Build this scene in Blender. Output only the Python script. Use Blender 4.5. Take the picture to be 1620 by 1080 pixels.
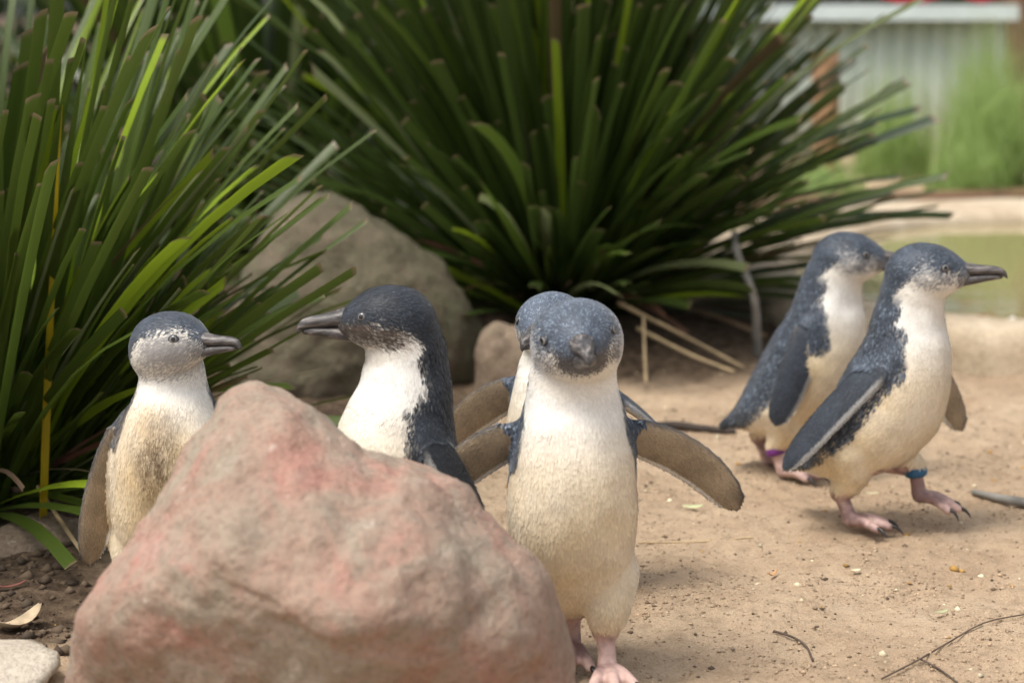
import bpy, math, random
import numpy as np
from mathutils import Vector, Matrix
from mathutils.bvhtree import BVHTree

SC = bpy.context.scene
COL = SC.collection
for _o in list(bpy.data.objects):
    bpy.data.objects.remove(_o)
R = math.radians

# ------------------------------------------------------------------ camera
CAM_H = 0.52
cam_d = bpy.data.cameras.new('camera')
cam_d.sensor_width = 36.0
cam_d.lens = 70.0
cam_d.shift_y = -0.321
cam_d.clip_start = 0.05
cam_d.clip_end = 500.0
cam_d.dof.use_dof = True
cam_d.dof.focus_distance = 1.70
cam_d.dof.aperture_fstop = 5.6
cam = bpy.data.objects.new('camera', cam_d)
cam.location = (0, 0, CAM_H)
cam.rotation_euler = (R(90), 0, 0)
COL.objects.link(cam)
SC.camera = cam

# ------------------------------------------------------------------ light
SUN_EL, SUN_AZ = R(64), R(-148)        # azimuth of the direction TOWARDS the sun, from +x
world = bpy.data.worlds.new('World')
SC.world = world
world.use_nodes = True
_nt = world.node_tree
_bg = _nt.nodes['Background']
_sky = _nt.nodes.new('ShaderNodeTexSky')
_sky.sky_type = 'NISHITA'
_sky.sun_disc = False
_sky.sun_elevation = SUN_EL
_sky.sun_rotation = R(90) - SUN_AZ
_sky.air_density = 1.0
_sky.dust_density = 4.0
_sky.ozone_density = 1.0
_hs = _nt.nodes.new('ShaderNodeHueSaturation')
_hs.inputs['Saturation'].default_value = 0.30      # thin cloud greys the sky
_nt.links.new(_sky.outputs[0], _hs.inputs['Color'])
_nt.links.new(_hs.outputs[0], _bg.inputs['Color'])
_bg.inputs['Strength'].default_value = 0.12
sun_d = bpy.data.lights.new('sun', 'SUN')
sun_d.energy = 1.5
sun_d.angle = R(22)
sun_d.color = (1.0, 0.94, 0.84)
sun = bpy.data.objects.new('sun', sun_d)
sun.rotation_euler = (R(90) - SUN_EL, 0, SUN_AZ + R(90))
sun.location = (0, 0, 6)
COL.objects.link(sun)
SC.view_settings.view_transform = 'Standard'
SC.view_settings.look = 'None'
SC.view_settings.gamma = 1.0
SC.view_settings.use_curve_mapping = False
SC.view_settings.exposure = 0.93

# ------------------------------------------------------------------ helpers
def tag(o, label=None, cat=None, group=None, kind=None):
    if label: o['label'] = label
    if cat: o['category'] = cat
    if group: o['group'] = group
    if kind: o['kind'] = kind
    return o

def empty(name, loc=(0, 0, 0), rz=0.0):
    o = bpy.data.objects.new(name, None)
    o.location = loc
    o.rotation_euler = (0, 0, rz)
    o.empty_display_size = 0.05
    COL.objects.link(o)
    return o

def link(name, me, mat=None, parent=None):
    o = bpy.data.objects.new(name, me)
    if mat and not me.materials:
        me.materials.append(mat)
    COL.objects.link(o)
    if parent: o.parent = parent
    return o

def np_mesh(name, verts, faces, smooth=True, cols=None):
    """faces: (n,3) or (n,4) int array, or a list of mixed tuples"""
    me = bpy.data.meshes.new(name)
    if isinstance(faces, np.ndarray):
        n, k = faces.shape
        me.vertices.add(len(verts))
        me.vertices.foreach_set('co', np.asarray(verts, np.float32).ravel())
        me.loops.add(n * k)
        me.loops.foreach_set('vertex_index', faces.astype(np.int32).ravel())
        me.polygons.add(n)
        me.polygons.foreach_set('loop_start', np.arange(0, n * k, k, dtype=np.int32))
        me.update(calc_edges=True)
        me.validate()
    else:
        me.from_pydata([tuple(map(float, v)) for v in verts], [], [tuple(map(int, f)) for f in faces])
        me.update()
    me.polygons.foreach_set('use_smooth', [smooth] * len(me.polygons))
    if cols is not None:
        set_cols(me, cols)
    return me

def set_cols(me, cols):
    a = me.attributes.new('Col', 'FLOAT_COLOR', 'POINT')
    c = np.ones((len(me.vertices), 4), np.float32)
    c[:, :3] = cols
    a.data.foreach_set('color', c.ravel())

def sstep(a, b, x):
    t = np.clip((x - a) / (b - a), 0, 1)
    return t * t * (3 - 2 * t)

def mix(a, b, k):
    a = np.asarray(a, float); b = np.asarray(b, float)
    k = np.asarray(k)[..., None]
    return a * (1 - k) + b * k

def _hash(ix, iy, iz, seed):
    h = (ix * 374761393 + iy * 668265263 + iz * 2147483647 + seed * 974711) & 0xFFFFFFFF
    h = ((h ^ (h >> 13)) * 1274126177) & 0xFFFFFFFF
    h = ((h ^ (h >> 16)) * 2246822519) & 0xFFFFFFFF
    return ((h ^ (h >> 15)) & 0xFFFFFF) / float(0xFFFFFF)

def vnoise(p, f, seed=0):
    """value noise in -1..1 on (n,3) points"""
    q = np.asarray(p, float) * f + 1000.0
    i = np.floor(q).astype(np.int64); t = q - i
    t = t * t * (3 - 2 * t)
    out = 0
    for dx in (0, 1):
        for dy in (0, 1):
            for dz in (0, 1):
                w = (t[:, 0] if dx else 1 - t[:, 0]) * (t[:, 1] if dy else 1 - t[:, 1]) * (t[:, 2] if dz else 1 - t[:, 2])
                out = out + w * _hash(i[:, 0] + dx, i[:, 1] + dy, i[:, 2] + dz, seed)
    return out * 2 - 1

_ROT = np.array(Matrix.Rotation(0.9, 3, 'X') @ Matrix.Rotation(0.7, 3, 'Y') @ Matrix.Rotation(1.1, 3, 'Z'))
def fbm(p, f, seed=0, n=4, g=0.5):
    a, o = 1.0, 0
    q = np.asarray(p, float) @ _ROT
    for k in range(n):
        o = o + a * vnoise(q, f * 2 ** k, seed + k * 17); a *= g
        q = q @ _ROT
    return o

def catmull(ctrl, n):
    c = np.asarray(ctrl, float)
    c = np.vstack([2 * c[0] - c[1], c, 2 * c[-1] - c[-2]])
    m = len(c) - 3
    u = np.linspace(0, m - 1e-6, n)
    i = u.astype(int); t = (u - i)[:, None]
    p0, p1, p2, p3 = c[i], c[i + 1], c[i + 2], c[i + 3]
    return 0.5 * (2 * p1 + (p2 - p0) * t + (2 * p0 - 5 * p1 + 4 * p2 - p3) * t ** 2 + (3 * p1 - p0 - 3 * p2 + p3) * t ** 3)

def ring_faces(nr, m, caps=True):
    f = []
    for i in range(nr - 1):
        for j in range(m):
            k = (j + 1) % m
            f.append((i * m + j, i * m + k, (i + 1) * m + k, (i + 1) * m + j))
    if caps:
        f.append(tuple(range(m - 1, -1, -1)))
        f.append(tuple((nr - 1) * m + j for j in range(m)))
    return f

def tube(path, ru, rv=None, hint=(0, 1, 0), m=16, round_ends=True):
    """closed tube with elliptical section: ru along 'u' (perp. to hint), rv along hint"""
    path = np.asarray(path, float)
    ru = np.broadcast_to(np.asarray(ru, float), (len(path),)).copy()
    rv = ru if rv is None else np.broadcast_to(np.asarray(rv, float), (len(path),)).copy()
    if round_ends:
        t0 = path[1] - path[0]; t0 /= np.linalg.norm(t0) + 1e-9
        t1 = path[-1] - path[-2]; t1 /= np.linalg.norm(t1) + 1e-9
        P, U, V = [], [], []
        r0, r1 = min(ru[0], rv[0]), min(ru[-1], rv[-1])
        for k in (0.97, 0.8, 0.45):
            c = math.sqrt(1 - k * k)
            P.append(path[0] - t0 * r0 * k); U.append(ru[0] * c); V.append(rv[0] * c)
        P += list(path); U += list(ru); V += list(rv)
        for k in (0.45, 0.8, 0.97):
            c = math.sqrt(1 - k * k)
            P.append(path[-1] + t1 * r1 * k); U.append(ru[-1] * c); V.append(rv[-1] * c)
        path, ru, rv = np.array(P), np.array(U), np.array(V)
    T = np.gradient(path, axis=0)
    T /= np.linalg.norm(T, axis=1)[:, None] + 1e-9
    hint = np.asarray(hint, float)
    v = hint[None] - (T @ hint)[:, None] * T
    v /= np.linalg.norm(v, axis=1)[:, None] + 1e-9
    u = np.cross(v, T)
    a = np.linspace(0, 2 * math.pi, m, endpoint=False)
    P = path[:, None] + u[:, None] * (ru[:, None] * np.cos(a))[..., None] + v[:, None] * (rv[:, None] * np.sin(a))[..., None]
    return P.reshape(-1, 3), ring_faces(len(path), m)

class Bag:
    """collects several shells into one mesh"""
    def __init__(self): self.v, self.f, self.n = [], [], 0
    def add(self, vf):
        v, f = vf
        self.v.append(np.asarray(v, float)); self.f += [tuple(i + self.n for i in q) for q in f]
        self.n += len(v); return self
    def mesh(self, name, smooth=True):
        return np_mesh(name, np.vstack(self.v), self.f, smooth)

def rotm(yaw=0, pitch=0, roll=0):
    """yaw about z, pitch positive = nose up, roll about x"""
    return np.array(Matrix.Rotation(yaw, 3, 'Z') @ Matrix.Rotation(-pitch, 3, 'Y') @ Matrix.Rotation(roll, 3, 'X'))

# ------------------------------------------------------------------ materials
def new_mat(name):
    m = bpy.data.materials.new(name); m.use_nodes = True
    nt = m.node_tree
    return m, nt, nt.nodes['Principled BSDF']

def nd(nt, t, **kw):
    n = nt.nodes.new(t)
    for k, v in kw.items():
        if k in n.inputs: n.inputs[k].default_value = v
        else: setattr(n, k, v)
    return n

def ramp(nt, fac, stops):
    r = nt.nodes.new('ShaderNodeValToRGB')
    e = r.color_ramp.elements
    while len(e) < len(stops): e.new(0.5)
    for i, (p, c) in enumerate(stops):
        e[i].position = p; e[i].color = (*c, 1)
    nt.links.new(fac, r.inputs[0])
    return r.outputs[0]

def mixc(nt, fac, a, b, mode='MIX'):
    n = nt.nodes.new('ShaderNodeMix'); n.data_type = 'RGBA'; n.blend_type = mode
    for sock, v in ((n.inputs[0], fac), (n.inputs[6], a), (n.inputs[7], b)):
        if isinstance(v, bpy.types.NodeSocket): nt.links.new(v, sock)
        elif isinstance(v, (int, float)): sock.default_value = v
        else: sock.default_value = (*v, 1)
    return n.outputs[2]

def noise(nt, vec, scale, detail=4, rough=0.55, dist=0.0):
    n = nd(nt, 'ShaderNodeTexNoise'); n.inputs['Scale'].default_value = scale
    n.inputs['Detail'].default_value = detail; n.inputs['Roughness'].default_value = rough
    n.inputs['Distortion'].default_value = dist
    if vec is not None: nt.links.new(vec, n.inputs['Vector'])
    return n.outputs[0]

def bump(nt, bs, h, strength=0.3, dist=0.002, prev=None):
    b = nd(nt, 'ShaderNodeBump'); b.inputs['Strength'].default_value = strength
    b.inputs['Distance'].default_value = dist
    nt.links.new(h, b.inputs['Height'])
    if prev is not None: nt.links.new(prev, b.inputs['Normal'])
    nt.links.new(b.outputs[0], bs.inputs['Normal'])
    return b.outputs[0]

def tc(nt, which='Object'):
    return nt.nodes.new('ShaderNodeTexCoord').outputs[which]

def scaled(nt, vec, s):
    m = nt.nodes.new('ShaderNodeMapping'); m.inputs['Scale'].default_value = s
    nt.links.new(vec, m.inputs['Vector']); return m.outputs[0]

M = {}
def mat_simple(name, col, rough=0.6, spec=0.5, nscale=None, var=0.3, bmp=0.0, sss=0.0):
    m, nt, bs = new_mat(name)
    if nscale:
        v = noise(nt, tc(nt), nscale, 5)
        c = ramp(nt, v, [(0.3, tuple(x * (1 - var) for x in col)), (0.7, tuple(min(1, x * (1 + var)) for x in col))])
        nt.links.new(c, bs.inputs['Base Color'])
        if bmp: bump(nt, bs, v, bmp, 0.002)
    else:
        bs.inputs['Base Color'].default_value = (*col, 1)
    bs.inputs['Roughness'].default_value = rough
    bs.inputs['Specular IOR Level'].default_value = spec
    if sss:
        bs.inputs['Subsurface Weight'].default_value = sss
        bs.inputs['Subsurface Scale'].default_value = 0.004
    M[name] = m
    return m

# plumage and skin, coloured by the bird's own pattern
m, nt, bs = new_mat('plumage')
at = nd(nt, 'ShaderNodeAttribute', attribute_name='Col')
nt.links.new(at.outputs['Color'], bs.inputs['Base Color'])
bs.inputs['Roughness'].default_value = 0.55
bs.inputs['Specular IOR Level'].default_value = 0.35
bs.inputs['Sheen Weight'].default_value = 0.15
bs.inputs['Sheen Roughness'].default_value = 0.5
M['plumage'] = m
m, nt, bs = new_mat('bird_skin')
at = nd(nt, 'ShaderNodeAttribute', attribute_name='Col')
nz = noise(nt, tc(nt), 420, 3)
c = mixc(nt, 0.3, at.outputs['Color'], ramp(nt, nz, [(0.3, (0.55, 0.55, 0.55)), (0.7, (1, 1, 1))]), 'MULTIPLY')
nt.links.new(c, bs.inputs['Base Color'])
bs.inputs['Roughness'].default_value = 0.6
bump(nt, bs, nz, 0.08, 0.0008)
M['bird_skin'] = m
# bill: dark horn, paler streaks along it
m, nt, bs = new_mat('bill_horn')
o = tc(nt)
st = noise(nt, scaled(nt, o, (30, 200, 330)), 1.0, 6, 0.7, 0.6)
c = ramp(nt, st, [(0.34, (0.014, 0.013, 0.014)), (0.50, (0.065, 0.058, 0.056)), (0.60, (0.17, 0.15, 0.14)), (0.72, (0.34, 0.30, 0.27))])
nt.links.new(c, bs.inputs['Base Color'])
bs.inputs['Roughness'].default_value = 0.42
bump(nt, bs, st, 0.6, 0.0010)
M['bill_horn'] = m
# eye: pupil, silver grey iris, dark rim (pattern about the eyeball's own x axis)
m, nt, bs = new_mat('eyeball')
o = tc(nt)
sx = nt.nodes.new('ShaderNodeSeparateXYZ'); nt.links.new(o, sx.inputs[0])
cb = nt.nodes.new('ShaderNodeCombineXYZ'); nt.links.new(sx.outputs[1], cb.inputs[1]); nt.links.new(sx.outputs[2], cb.inputs[2])
ln = nd(nt, 'ShaderNodeVectorMath', operation='LENGTH'); nt.links.new(cb.outputs[0], ln.inputs[0])
dv = nd(nt, 'ShaderNodeMath', operation='DIVIDE'); nt.links.new(ln.outputs['Value'], dv.inputs[0]); dv.inputs[1].default_value = 0.0055
c = ramp(nt, dv.outputs[0], [(0.0, (0.003, 0.003, 0.004)), (0.38, (0.004, 0.004, 0.005)), (0.44, (0.15, 0.145, 0.14)), (0.60, (0.22, 0.215, 0.21)), (0.70, (0.012, 0.012, 0.014))])
nt.links.new(c, bs.inputs['Base Color'])
bs.inputs['Roughness'].default_value = 0.06
bs.inputs['Coat Weight'].default_value = 0.6
M['eyeball'] = m
mat_simple('eyelid', (0.035, 0.036, 0.042), 0.5)
mat_simple('claw_horn', (0.02, 0.018, 0.018), 0.35)
mat_simple('band_blue', (0.01, 0.09, 0.19), 0.4)
mat_simple('band_purple', (0.13, 0.02, 0.16), 0.4)

# ------------------------------------------------------------------ penguins
SLATE = np.array((0.049, 0.062, 0.085)); SLATE_L = np.array((0.185, 0.23, 0.29))
WHITE = np.array((0.83, 0.80, 0.74)); CREAM = np.array((0.76, 0.61, 0.38))
TAN = np.array((0.36, 0.275, 0.18)); PINK = np.array((0.60, 0.41, 0.36))

# upright spine in the sagittal plane: x forward, z, half depth, half width
SPINE = np.array([
    (-0.070, 0.022, 0.003, 0.011), (-0.057, 0.036, 0.011, 0.022), (-0.036, 0.058, 0.031, 0.040),
    (-0.014, 0.090, 0.047, 0.051), (0.000, 0.125, 0.054, 0.0545), (0.004, 0.160, 0.052, 0.0525),
    (0.002, 0.190, 0.045, 0.047), (-0.002, 0.214, 0.038, 0.041), (-0.002, 0.236, 0.034, 0.0355),
    (0.000, 0.258, 0.029, 0.031)])
HEAD = np.array([  # x, top z, bottom z, half width
    (-0.0415, 0.002, -0.016, 0.004), (-0.038, 0.013, -0.028, 0.019), (-0.026, 0.0245, -0.034, 0.0295),
    (-0.010, 0.030, -0.034, 0.0335), (0.005, 0.0298, -0.031, 0.0330), (0.018, 0.0262, -0.026, 0.0285),
    (0.028, 0.0205, -0.0205, 0.0220), (0.036, 0.0140, -0.0160, 0.0155), (0.042, 0.0082, -0.0120, 0.0105),
    (0.0465, 0.001, -0.006, 0.004)])

def super_ring(n, e):
    a = np.linspace(0, 2 * math.pi, n, endpoint=False)
    c, s = np.cos(a), np.sin(a)
    return np.sign(c) * np.abs(c) ** e, np.sign(s) * np.abs(s) ** e

def eyeball_mesh():
    import bmesh
    bm = bmesh.new(); bmesh.ops.create_uvsphere(bm, u_segments=20, v_segments=14, radius=0.0055)
    me = bpy.data.meshes.new('eye'); bm.to_mesh(me); bm.free()
    me.polygons.foreach_set('use_smooth', [True] * len(me.polygons)); me.materials.append(M['eyeball'])
    return me
EYE_ME = eyeball_mesh()

def ring_mesh(name, R0, r, mat, n=28, m=8):
    a = np.linspace(0, 2 * math.pi, n, endpoint=False); b = np.linspace(0, 2 * math.pi, m, endpoint=False)
    A, B = np.meshgrid(a, b, indexing='ij')
    v = np.stack([r * np.sin(B) * 1.0, (R0 + r * np.cos(B)) * np.cos(A), (R0 + r * np.cos(B)) * np.sin(A)], -1).reshape(-1, 3)
    f = [(i * m + j, ((i + 1) % n) * m + j, ((i + 1) % n) * m + (j + 1) % m, i * m + (j + 1) % m) for i in range(n) for j in range(m)]
    me = np_mesh(name, v, f); me.materials.append(mat); return me
LID_ME = ring_mesh('eyelid', 0.0044, 0.0011, M['eyelid'])

def claw_mesh():
    p = catmull([(-0.003, 0, 0.001), (0.003, 0, 0.001), (0.008, 0, -0.002), (0.011, 0, -0.0055)], 9)
    v, f = tube(p, np.linspace(0.0026, 0.0005, 9), m=8)
    me = np_mesh('claw', v, f); me.materials.append(M['claw_horn']); return me
CLAW_ME = claw_mesh()

def bill_meshes():
    # x, top z, bottom z, half width
    up = np.array([(0.028, 0.0115, -0.006, 0.0108), (0.038, 0.0102, -0.0050, 0.0100), (0.046, 0.0080, -0.0044, 0.0086), (0.056, 0.0060, -0.0040, 0.0070),
                   (0.065, 0.0050, -0.0040, 0.0058), (0.072, 0.0038, -0.0046, 0.0048), (0.0770, 0.0016, -0.0066, 0.0036), (0.0800, -0.0016, -0.0084, 0.0022), (0.0812, -0.0052, -0.0090, 0.0008)])
    lo = np.array([(0.028, -0.0035, -0.0155, 0.0098), (0.040, -0.0030, -0.0146, 0.0088), (0.050, -0.0030, -0.0128, 0.0072), (0.060, -0.0030, -0.0110, 0.0058),
                   (0.068, -0.0032, -0.0098, 0.0044), (0.0738, -0.0044, -0.0090, 0.0028), (0.0762, -0.0062, -0.0082, 0.0010)])
    out = []
    for nm, R_, e in (('upper_mandible', up, 0.85), ('lower_mandible', lo, 0.8)):
        q = catmull(R_, 40)
        c, s = super_ring(20, e)
        zc, hh = (q[:, 1] + q[:, 2]) / 2, np.maximum((q[:, 1] - q[:, 2]) / 2, 2e-4)
        hw = np.maximum(q[:, 3], 2e-4)
        v = np.stack([np.repeat(q[:, 0:1], 20, 1), hw[:, None] * c * (1 - 0.28 * np.maximum(s, 0) ** 2), zc[:, None] + hh[:, None] * s], -1).reshape(-1, 3)
        f = ring_faces(40, 20)
        f = [tuple(reversed(x)) for x in f]
        me = np_mesh(nm, v, f); me.materials.append(M['bill_horn']); out.append(me)
    return out
UP_ME, LO_ME = bill_meshes()

def make_penguin(label, loc, heading, lean=0.0, twist=0.0, neck=(0, 0, 0), head_pos=(0, 0, 0), head_yaw=0.0, head_pitch=0.0, head_roll=0.0,
                 flippers=(), feet=(), scale=1.0, fat=1.0, look=None, seed=1, nfeather=70000, band=None, slim=1.0, head_scale=1.0):
    """all angles in degrees; flippers: (side, tip, normal, bow); feet: (side, x, y, z, yaw, pitch)"""
    look = dict(dict(cap=0.0, cheek=(0.20, 0.20, 0.21), cheek_k=0.85, face_pale=0.0, stain=0.0, cream=1.0, tb=80.0, bib=0.0, slate=1.0, cheek_size=1.0, eye_patch=0.8, fleck=0.85, chin=0.0, patch=1.0, patch_x=0.005, eye=0.95, soft=0.35, bill=1.0), **(look or {}))
    rng = np.random.default_rng(seed)
    # --- spine
    sp = SPINE.copy(); sp[:, 2:] *= fat
    sp[:, 2:] *= np.interp(np.arange(10), [0, 5, 6, 7, 9], [1, 1, 1 - (1 - slim) * 0.35, 1 - (1 - slim) * 0.8, slim])[:, None]
    hip = np.array((0.0, 0.062)); a = R(lean)
    xz = sp[:, :2] - hip
    sp[:, 0] = xz[:, 0] * math.cos(a) + xz[:, 1] * math.sin(a) + hip[0]
    sp[:, 1] = -xz[:, 0] * math.sin(a) + xz[:, 1] * math.cos(a) + hip[1]
    ctrl = np.column_stack([sp[:, 0], np.zeros(len(sp)), sp[:, 1], sp[:, 2], sp[:, 3]])
    w = np.clip((np.arange(len(sp)) - 4) / 5.0, 0, 1) ** 1.5          # neck bends smoothly
    ctrl[:, :3] += w[:, None] * np.asarray(neck)
    q = catmull(ctrl, 90)
    C, hd, hw = q[:, :3], q[:, 3], q[:, 4]
    T = np.gradient(C, axis=0); T /= np.linalg.norm(T, axis=1)[:, None]
    Wv = np.array((0, 1.0, 0)) - T * T[:, 1:2]; Wv /= np.linalg.norm(Wv, axis=1)[:, None]
    Dv = np.cross(Wv, T); Dv /= np.linalg.norm(Dv, axis=1)[:, None]
    if Dv[45, 0] > 0: Dv = -Dv                                        # dorsal = backwards
    m = 56
    c, s = super_ring(m, 0.94)
    V = C[:, None] + Dv[:, None] * (hd[:, None] * c)[..., None] + Wv[:, None] * (hw[:, None] * s)[..., None]
    bag = Bag()
    bag.add((V.reshape(-1, 3), ring_faces(90, m)))
    # --- head
    Rh = rotm(R(head_yaw), R(head_pitch), R(head_roll))
    hc = C[-1] + np.array((0.010, 0, 0.008)) + np.asarray(head_pos)
    hq = catmull(HEAD, 50)
    c, s = super_ring(40, 0.96)
    zc, hh = (hq[:, 1] + hq[:, 2]) / 2, np.maximum((hq[:, 1] - hq[:, 2]) / 2, 1e-3)
    hv = np.stack([np.repeat(hq[:, 0:1], 40, 1), np.maximum(hq[:, 3], 1e-3)[:, None] * c, zc[:, None] + hh[:, None] * s], -1).reshape(-1, 3)
    hs_ = head_scale
    bag.add((hv * hs_ @ Rh.T + hc, [tuple(reversed(x)) for x in ring_faces(50, 40)]))
    # neck filler from the shoulders into the skull
    nb = hc + Rh @ np.array((-0.010, 0, -0.010))
    bag.add(tube(catmull([C[66], C[80], (C[88] + nb) / 2, nb], 14), np.linspace(0.036, 0.030, 14) * fat * slim, np.linspace(0.039, 0.031, 14) * fat * slim, m=24))
    # --- flippers
    FL = []
    for side, tip, nrm, bow in flippers:
        i = 60
        root = C[i] + Wv[i] * side * hw[i] * 0.86 + Dv[i] * hd[i] * 0.10
        tip = np.asarray(tip, float)
        A = tip - root; L = np.linalg.norm(A); A /= L
        N = np.asarray(nrm, float); N -= A * (N @ A); N /= np.linalg.norm(N)      # dorsal face of the flipper
        Wd = np.cross(N, A)
        if Wd[2] < 0 and abs(Wd[2]) > 0.15 or (abs(Wd[2]) <= 0.15 and Wd[0] < 0): Wd = -Wd   # towards the leading edge (up / forward)
        t = np.linspace(-0.06, 1.0, 34)
        hwf = np.interp(t, [-0.06, 0.0, 0.10, 0.28, 0.5, 0.7, 0.85, 0.94, 0.985, 1.0], [0.0090, 0.0130, 0.0172, 0.0192, 0.0190, 0.0177, 0.0150, 0.0110, 0.0064, 0.002])
        ht = np.interp(t, [-0.06, 0.2, 0.6, 0.9, 1.0], [0.0075, 0.0060, 0.0045, 0.0032, 0.0014])
        bow = np.asarray(bow, float)
        P = root + A * (t * L)[:, None] + (4 * t * (1 - t))[:, None] * (N * bow[0] + Wd * bow[1])
        bag.add(tube(P, hwf, ht, hint=N, m=20, round_ends=False))
        FL.append((root, A, L, N, Wd, bow, hwf, t))
    # --- legs and feet
    THIGH, FT, claws, ankles = [], [], [], []
    for side, fx, fy, fz, fyaw, fpitch in feet:
        Rf = rotm(R(fyaw), R(fpitch), 0)
        joint = np.array((fx, fy, fz + 0.008))
        ankle = joint + Rf @ np.array((-0.010, 0, 0.026))
        hipj = np.array((-0.004, side * 0.027, 0.080))
        k1 = hipj + (ankle - hipj) * 0.55 + np.array((0.006, 0, 0))
        bag.add(tube(catmull([hipj, k1, ankle + np.array((0, 0, 0.002))], 14), np.linspace(0.028, 0.0120, 14), m=20))
        bag.add(tube(catmull([ankle, (ankle + joint) / 2, joint], 8), np.array([0.0085, 0.008, 0.0076, 0.0074, 0.0074, 0.0076, 0.008, 0.0082]), m=14))
        ankles.append((ankle, joint)); THIGH.append((hipj, ankle))
        tips = []
        for ang, ln_ in ((-27, 0.036), (0, 0.041), (27, 0.036)):
            d = Rf @ np.array((math.cos(R(ang)), math.sin(R(ang)), 0))
            upv = Rf @ np.array((0, 0, 1.0))
            tp = joint + d * ln_ - upv * 0.003
            bag.add(tube(catmull([joint - upv * 0.001, joint + d * ln_ * 0.5 + upv * 0.0015, tp], 10), np.interp(np.linspace(0, 1, 10), [0, 0.4, 0.7, 1], [0.0072, 0.0056, 0.0050, 0.0046]), m=12))
            tips.append(tp); claws.append((tp + d * 0.003, Rf @ rotm(R(ang))))
        upv = Rf @ np.array((0, 0, 1.0))
        for a0, a1 in ((0, 1), (1, 2)):                                # web between two toes
            p0, p1 = joint + (tips[a0] - joint) * 0.9, joint + (tips[a1] - joint) * 0.9
            pm = (p0 + p1) / 2 * 0.82 + joint * 0.18
            tri = [joint - upv * 0.001, p0, pm, p1]
            top = [x + upv * 0.0012 for x in tri]; bot = [x - upv * 0.0026 for x in tri]
            v = np.array(top + bot)
            f = [(0, 1, 2, 3), (7, 6, 5, 4), (0, 4, 5, 1), (1, 5, 6, 2), (2, 6, 7, 3), (3, 7, 4, 0)]
            if (np.cross(v[1] - v[0], v[2] - v[0]) @ upv) < 0: f = [tuple(reversed(x)) for x in f]
            bag.add((v, f))
        FT.append((ankle, joint, Rf))
    # --- one continuous skin
    tmp = bpy.data.objects.new('tmp', bag.mesh('tmp')); COL.objects.link(tmp)
    rm = tmp.modifiers.new('r', 'REMESH'); rm.mode = 'VOXEL'; rm.voxel_size = 0.0017; rm.use_smooth_shade = True
    smm = tmp.modifiers.new('s', 'SMOOTH'); smm.factor = 0.5; smm.iterations = 4
    dg = bpy.context.evaluated_depsgraph_get()
    me = bpy.data.meshes.new_from_object(tmp.evaluated_get(dg))
    bpy.data.objects.remove(tmp)
    me.name = 'body'
    nv = len(me.vertices)
    P = np.empty(nv * 3, np.float32); me.vertices.foreach_get('co', P); P = P.reshape(-1, 3).astype(float)
    # extra smoothing of the torso and the neck joints, the thin parts kept
    E = np.empty(len(me.edges) * 2, np.int32); me.edges.foreach_get('vertices', E); E = E.reshape(-1, 2)

    def regions(P):
        h = (P - hc) @ Rh / head_scale
        e = np.sqrt((h[:, 0] / 0.046) ** 2 + (h[:, 1] / 0.037) ** 2 + ((h[:, 2] + 0.002) / 0.036) ** 2)
        mh = 1 - sstep(0.98, 1.22, e)
        mh = np.maximum(mh, ((h[:, 0] > 0.025) & (np.abs(h[:, 1]) < 0.03) & (np.abs(h[:, 2]) < 0.03)).astype(float))
        idx = np.empty(len(P), int)
        for k in range(0, len(P), 20000):
            d2 = ((P[k:k + 20000, None] - C[None]) ** 2).sum(-1)
            idx[k:k + 20000] = d2.argmin(1)
        r = P - C[idx]
        th = np.arctan2(np.abs((r * Wv[idx]).sum(1)) / hw[idx], (r * Dv[idx]).sum(1) / np.maximum(hd[idx], 0.004))
        fl = np.full(len(P), -1); fa = np.zeros(len(P)); fw = np.zeros(len(P)); fn = np.zeros(len(P)); 
        for j, (root, A, L, N, Wd, bow, hwf, tt) in enumerate(FL):
            d = P - root
            al = d @ A / L
            b4 = 4 * al * (1 - al)
            nn = d @ N - b4 * bow[0]; ww = d @ Wd - b4 * bow[1]
            hwa = np.interp(al, tt, hwf)
            ok = (al > 0.08) & (al < 1.05) & (np.abs(nn) < 0.0085) & (np.abs(ww) < hwa + 0.004)
            rad = np.hypot((r * Wv[idx]).sum(1) / (hw[idx] + 0.0035), (r * Dv[idx]).sum(1) / (np.maximum(hd[idx], 0.004) + 0.0035))
            ok &= rad > 1.0
            for hj, aj in THIGH:
                ab = aj - hj; tt_ = np.clip((P - hj) @ ab / (ab @ ab), 0, 1)
                ok &= ~((np.linalg.norm(P - hj - tt_[:, None] * ab, axis=1) < 0.031 - 0.016 * tt_) & (np.abs(nn) > 0.004))
            fl[ok] = j; fa[ok] = al[ok]; fw[ok] = (ww / np.maximum(hwa, 1e-3))[ok]; fn[ok] = nn[ok]
        sk = np.zeros(len(P))
        for ankle, joint, Rf in FT:
            l = (P - ankle) @ Rf
            near = np.linalg.norm(P - (ankle + joint) / 2, axis=1) < 0.06
            sk = np.maximum(sk, near * (1 - sstep(-0.006, 0.004, l[:, 2] - 0.003 + 0.004 * vnoise(P, 300, 5))))
        return h, mh, idx, th, fl, fa, fw, fn, sk

    def pattern(P, rg, u=None):
        def pick(k_, soft=0.22):
            k_ = np.clip(k_, 0, 1)
            return k_ if u is None else sstep(u * (1 - soft), u * (1 - soft) + soft, k_)
        h, mh, idx, th, fl, fa, fw, fn, sk = rg
        s = idx / 89.0
        n1 = fbm(P, 60, seed); n2 = vnoise(P, 260, seed + 3); n3 = fbm(P, 25, seed + 9, 3)
        # torso
        tb = np.interp(s, [0, 0.10, 0.22, 0.42, 0.62, 0.78, 0.9, 1], [150, 120, 92, look['tb'], look['tb'] + 2, look['tb'] - 4, look['tb'] + 2, look['tb'] + 8])
        k = 1 - sstep(-13, 13, np.degrees(th) - tb + 5 * n1)
        zz = C[idx][:, 2]
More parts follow.
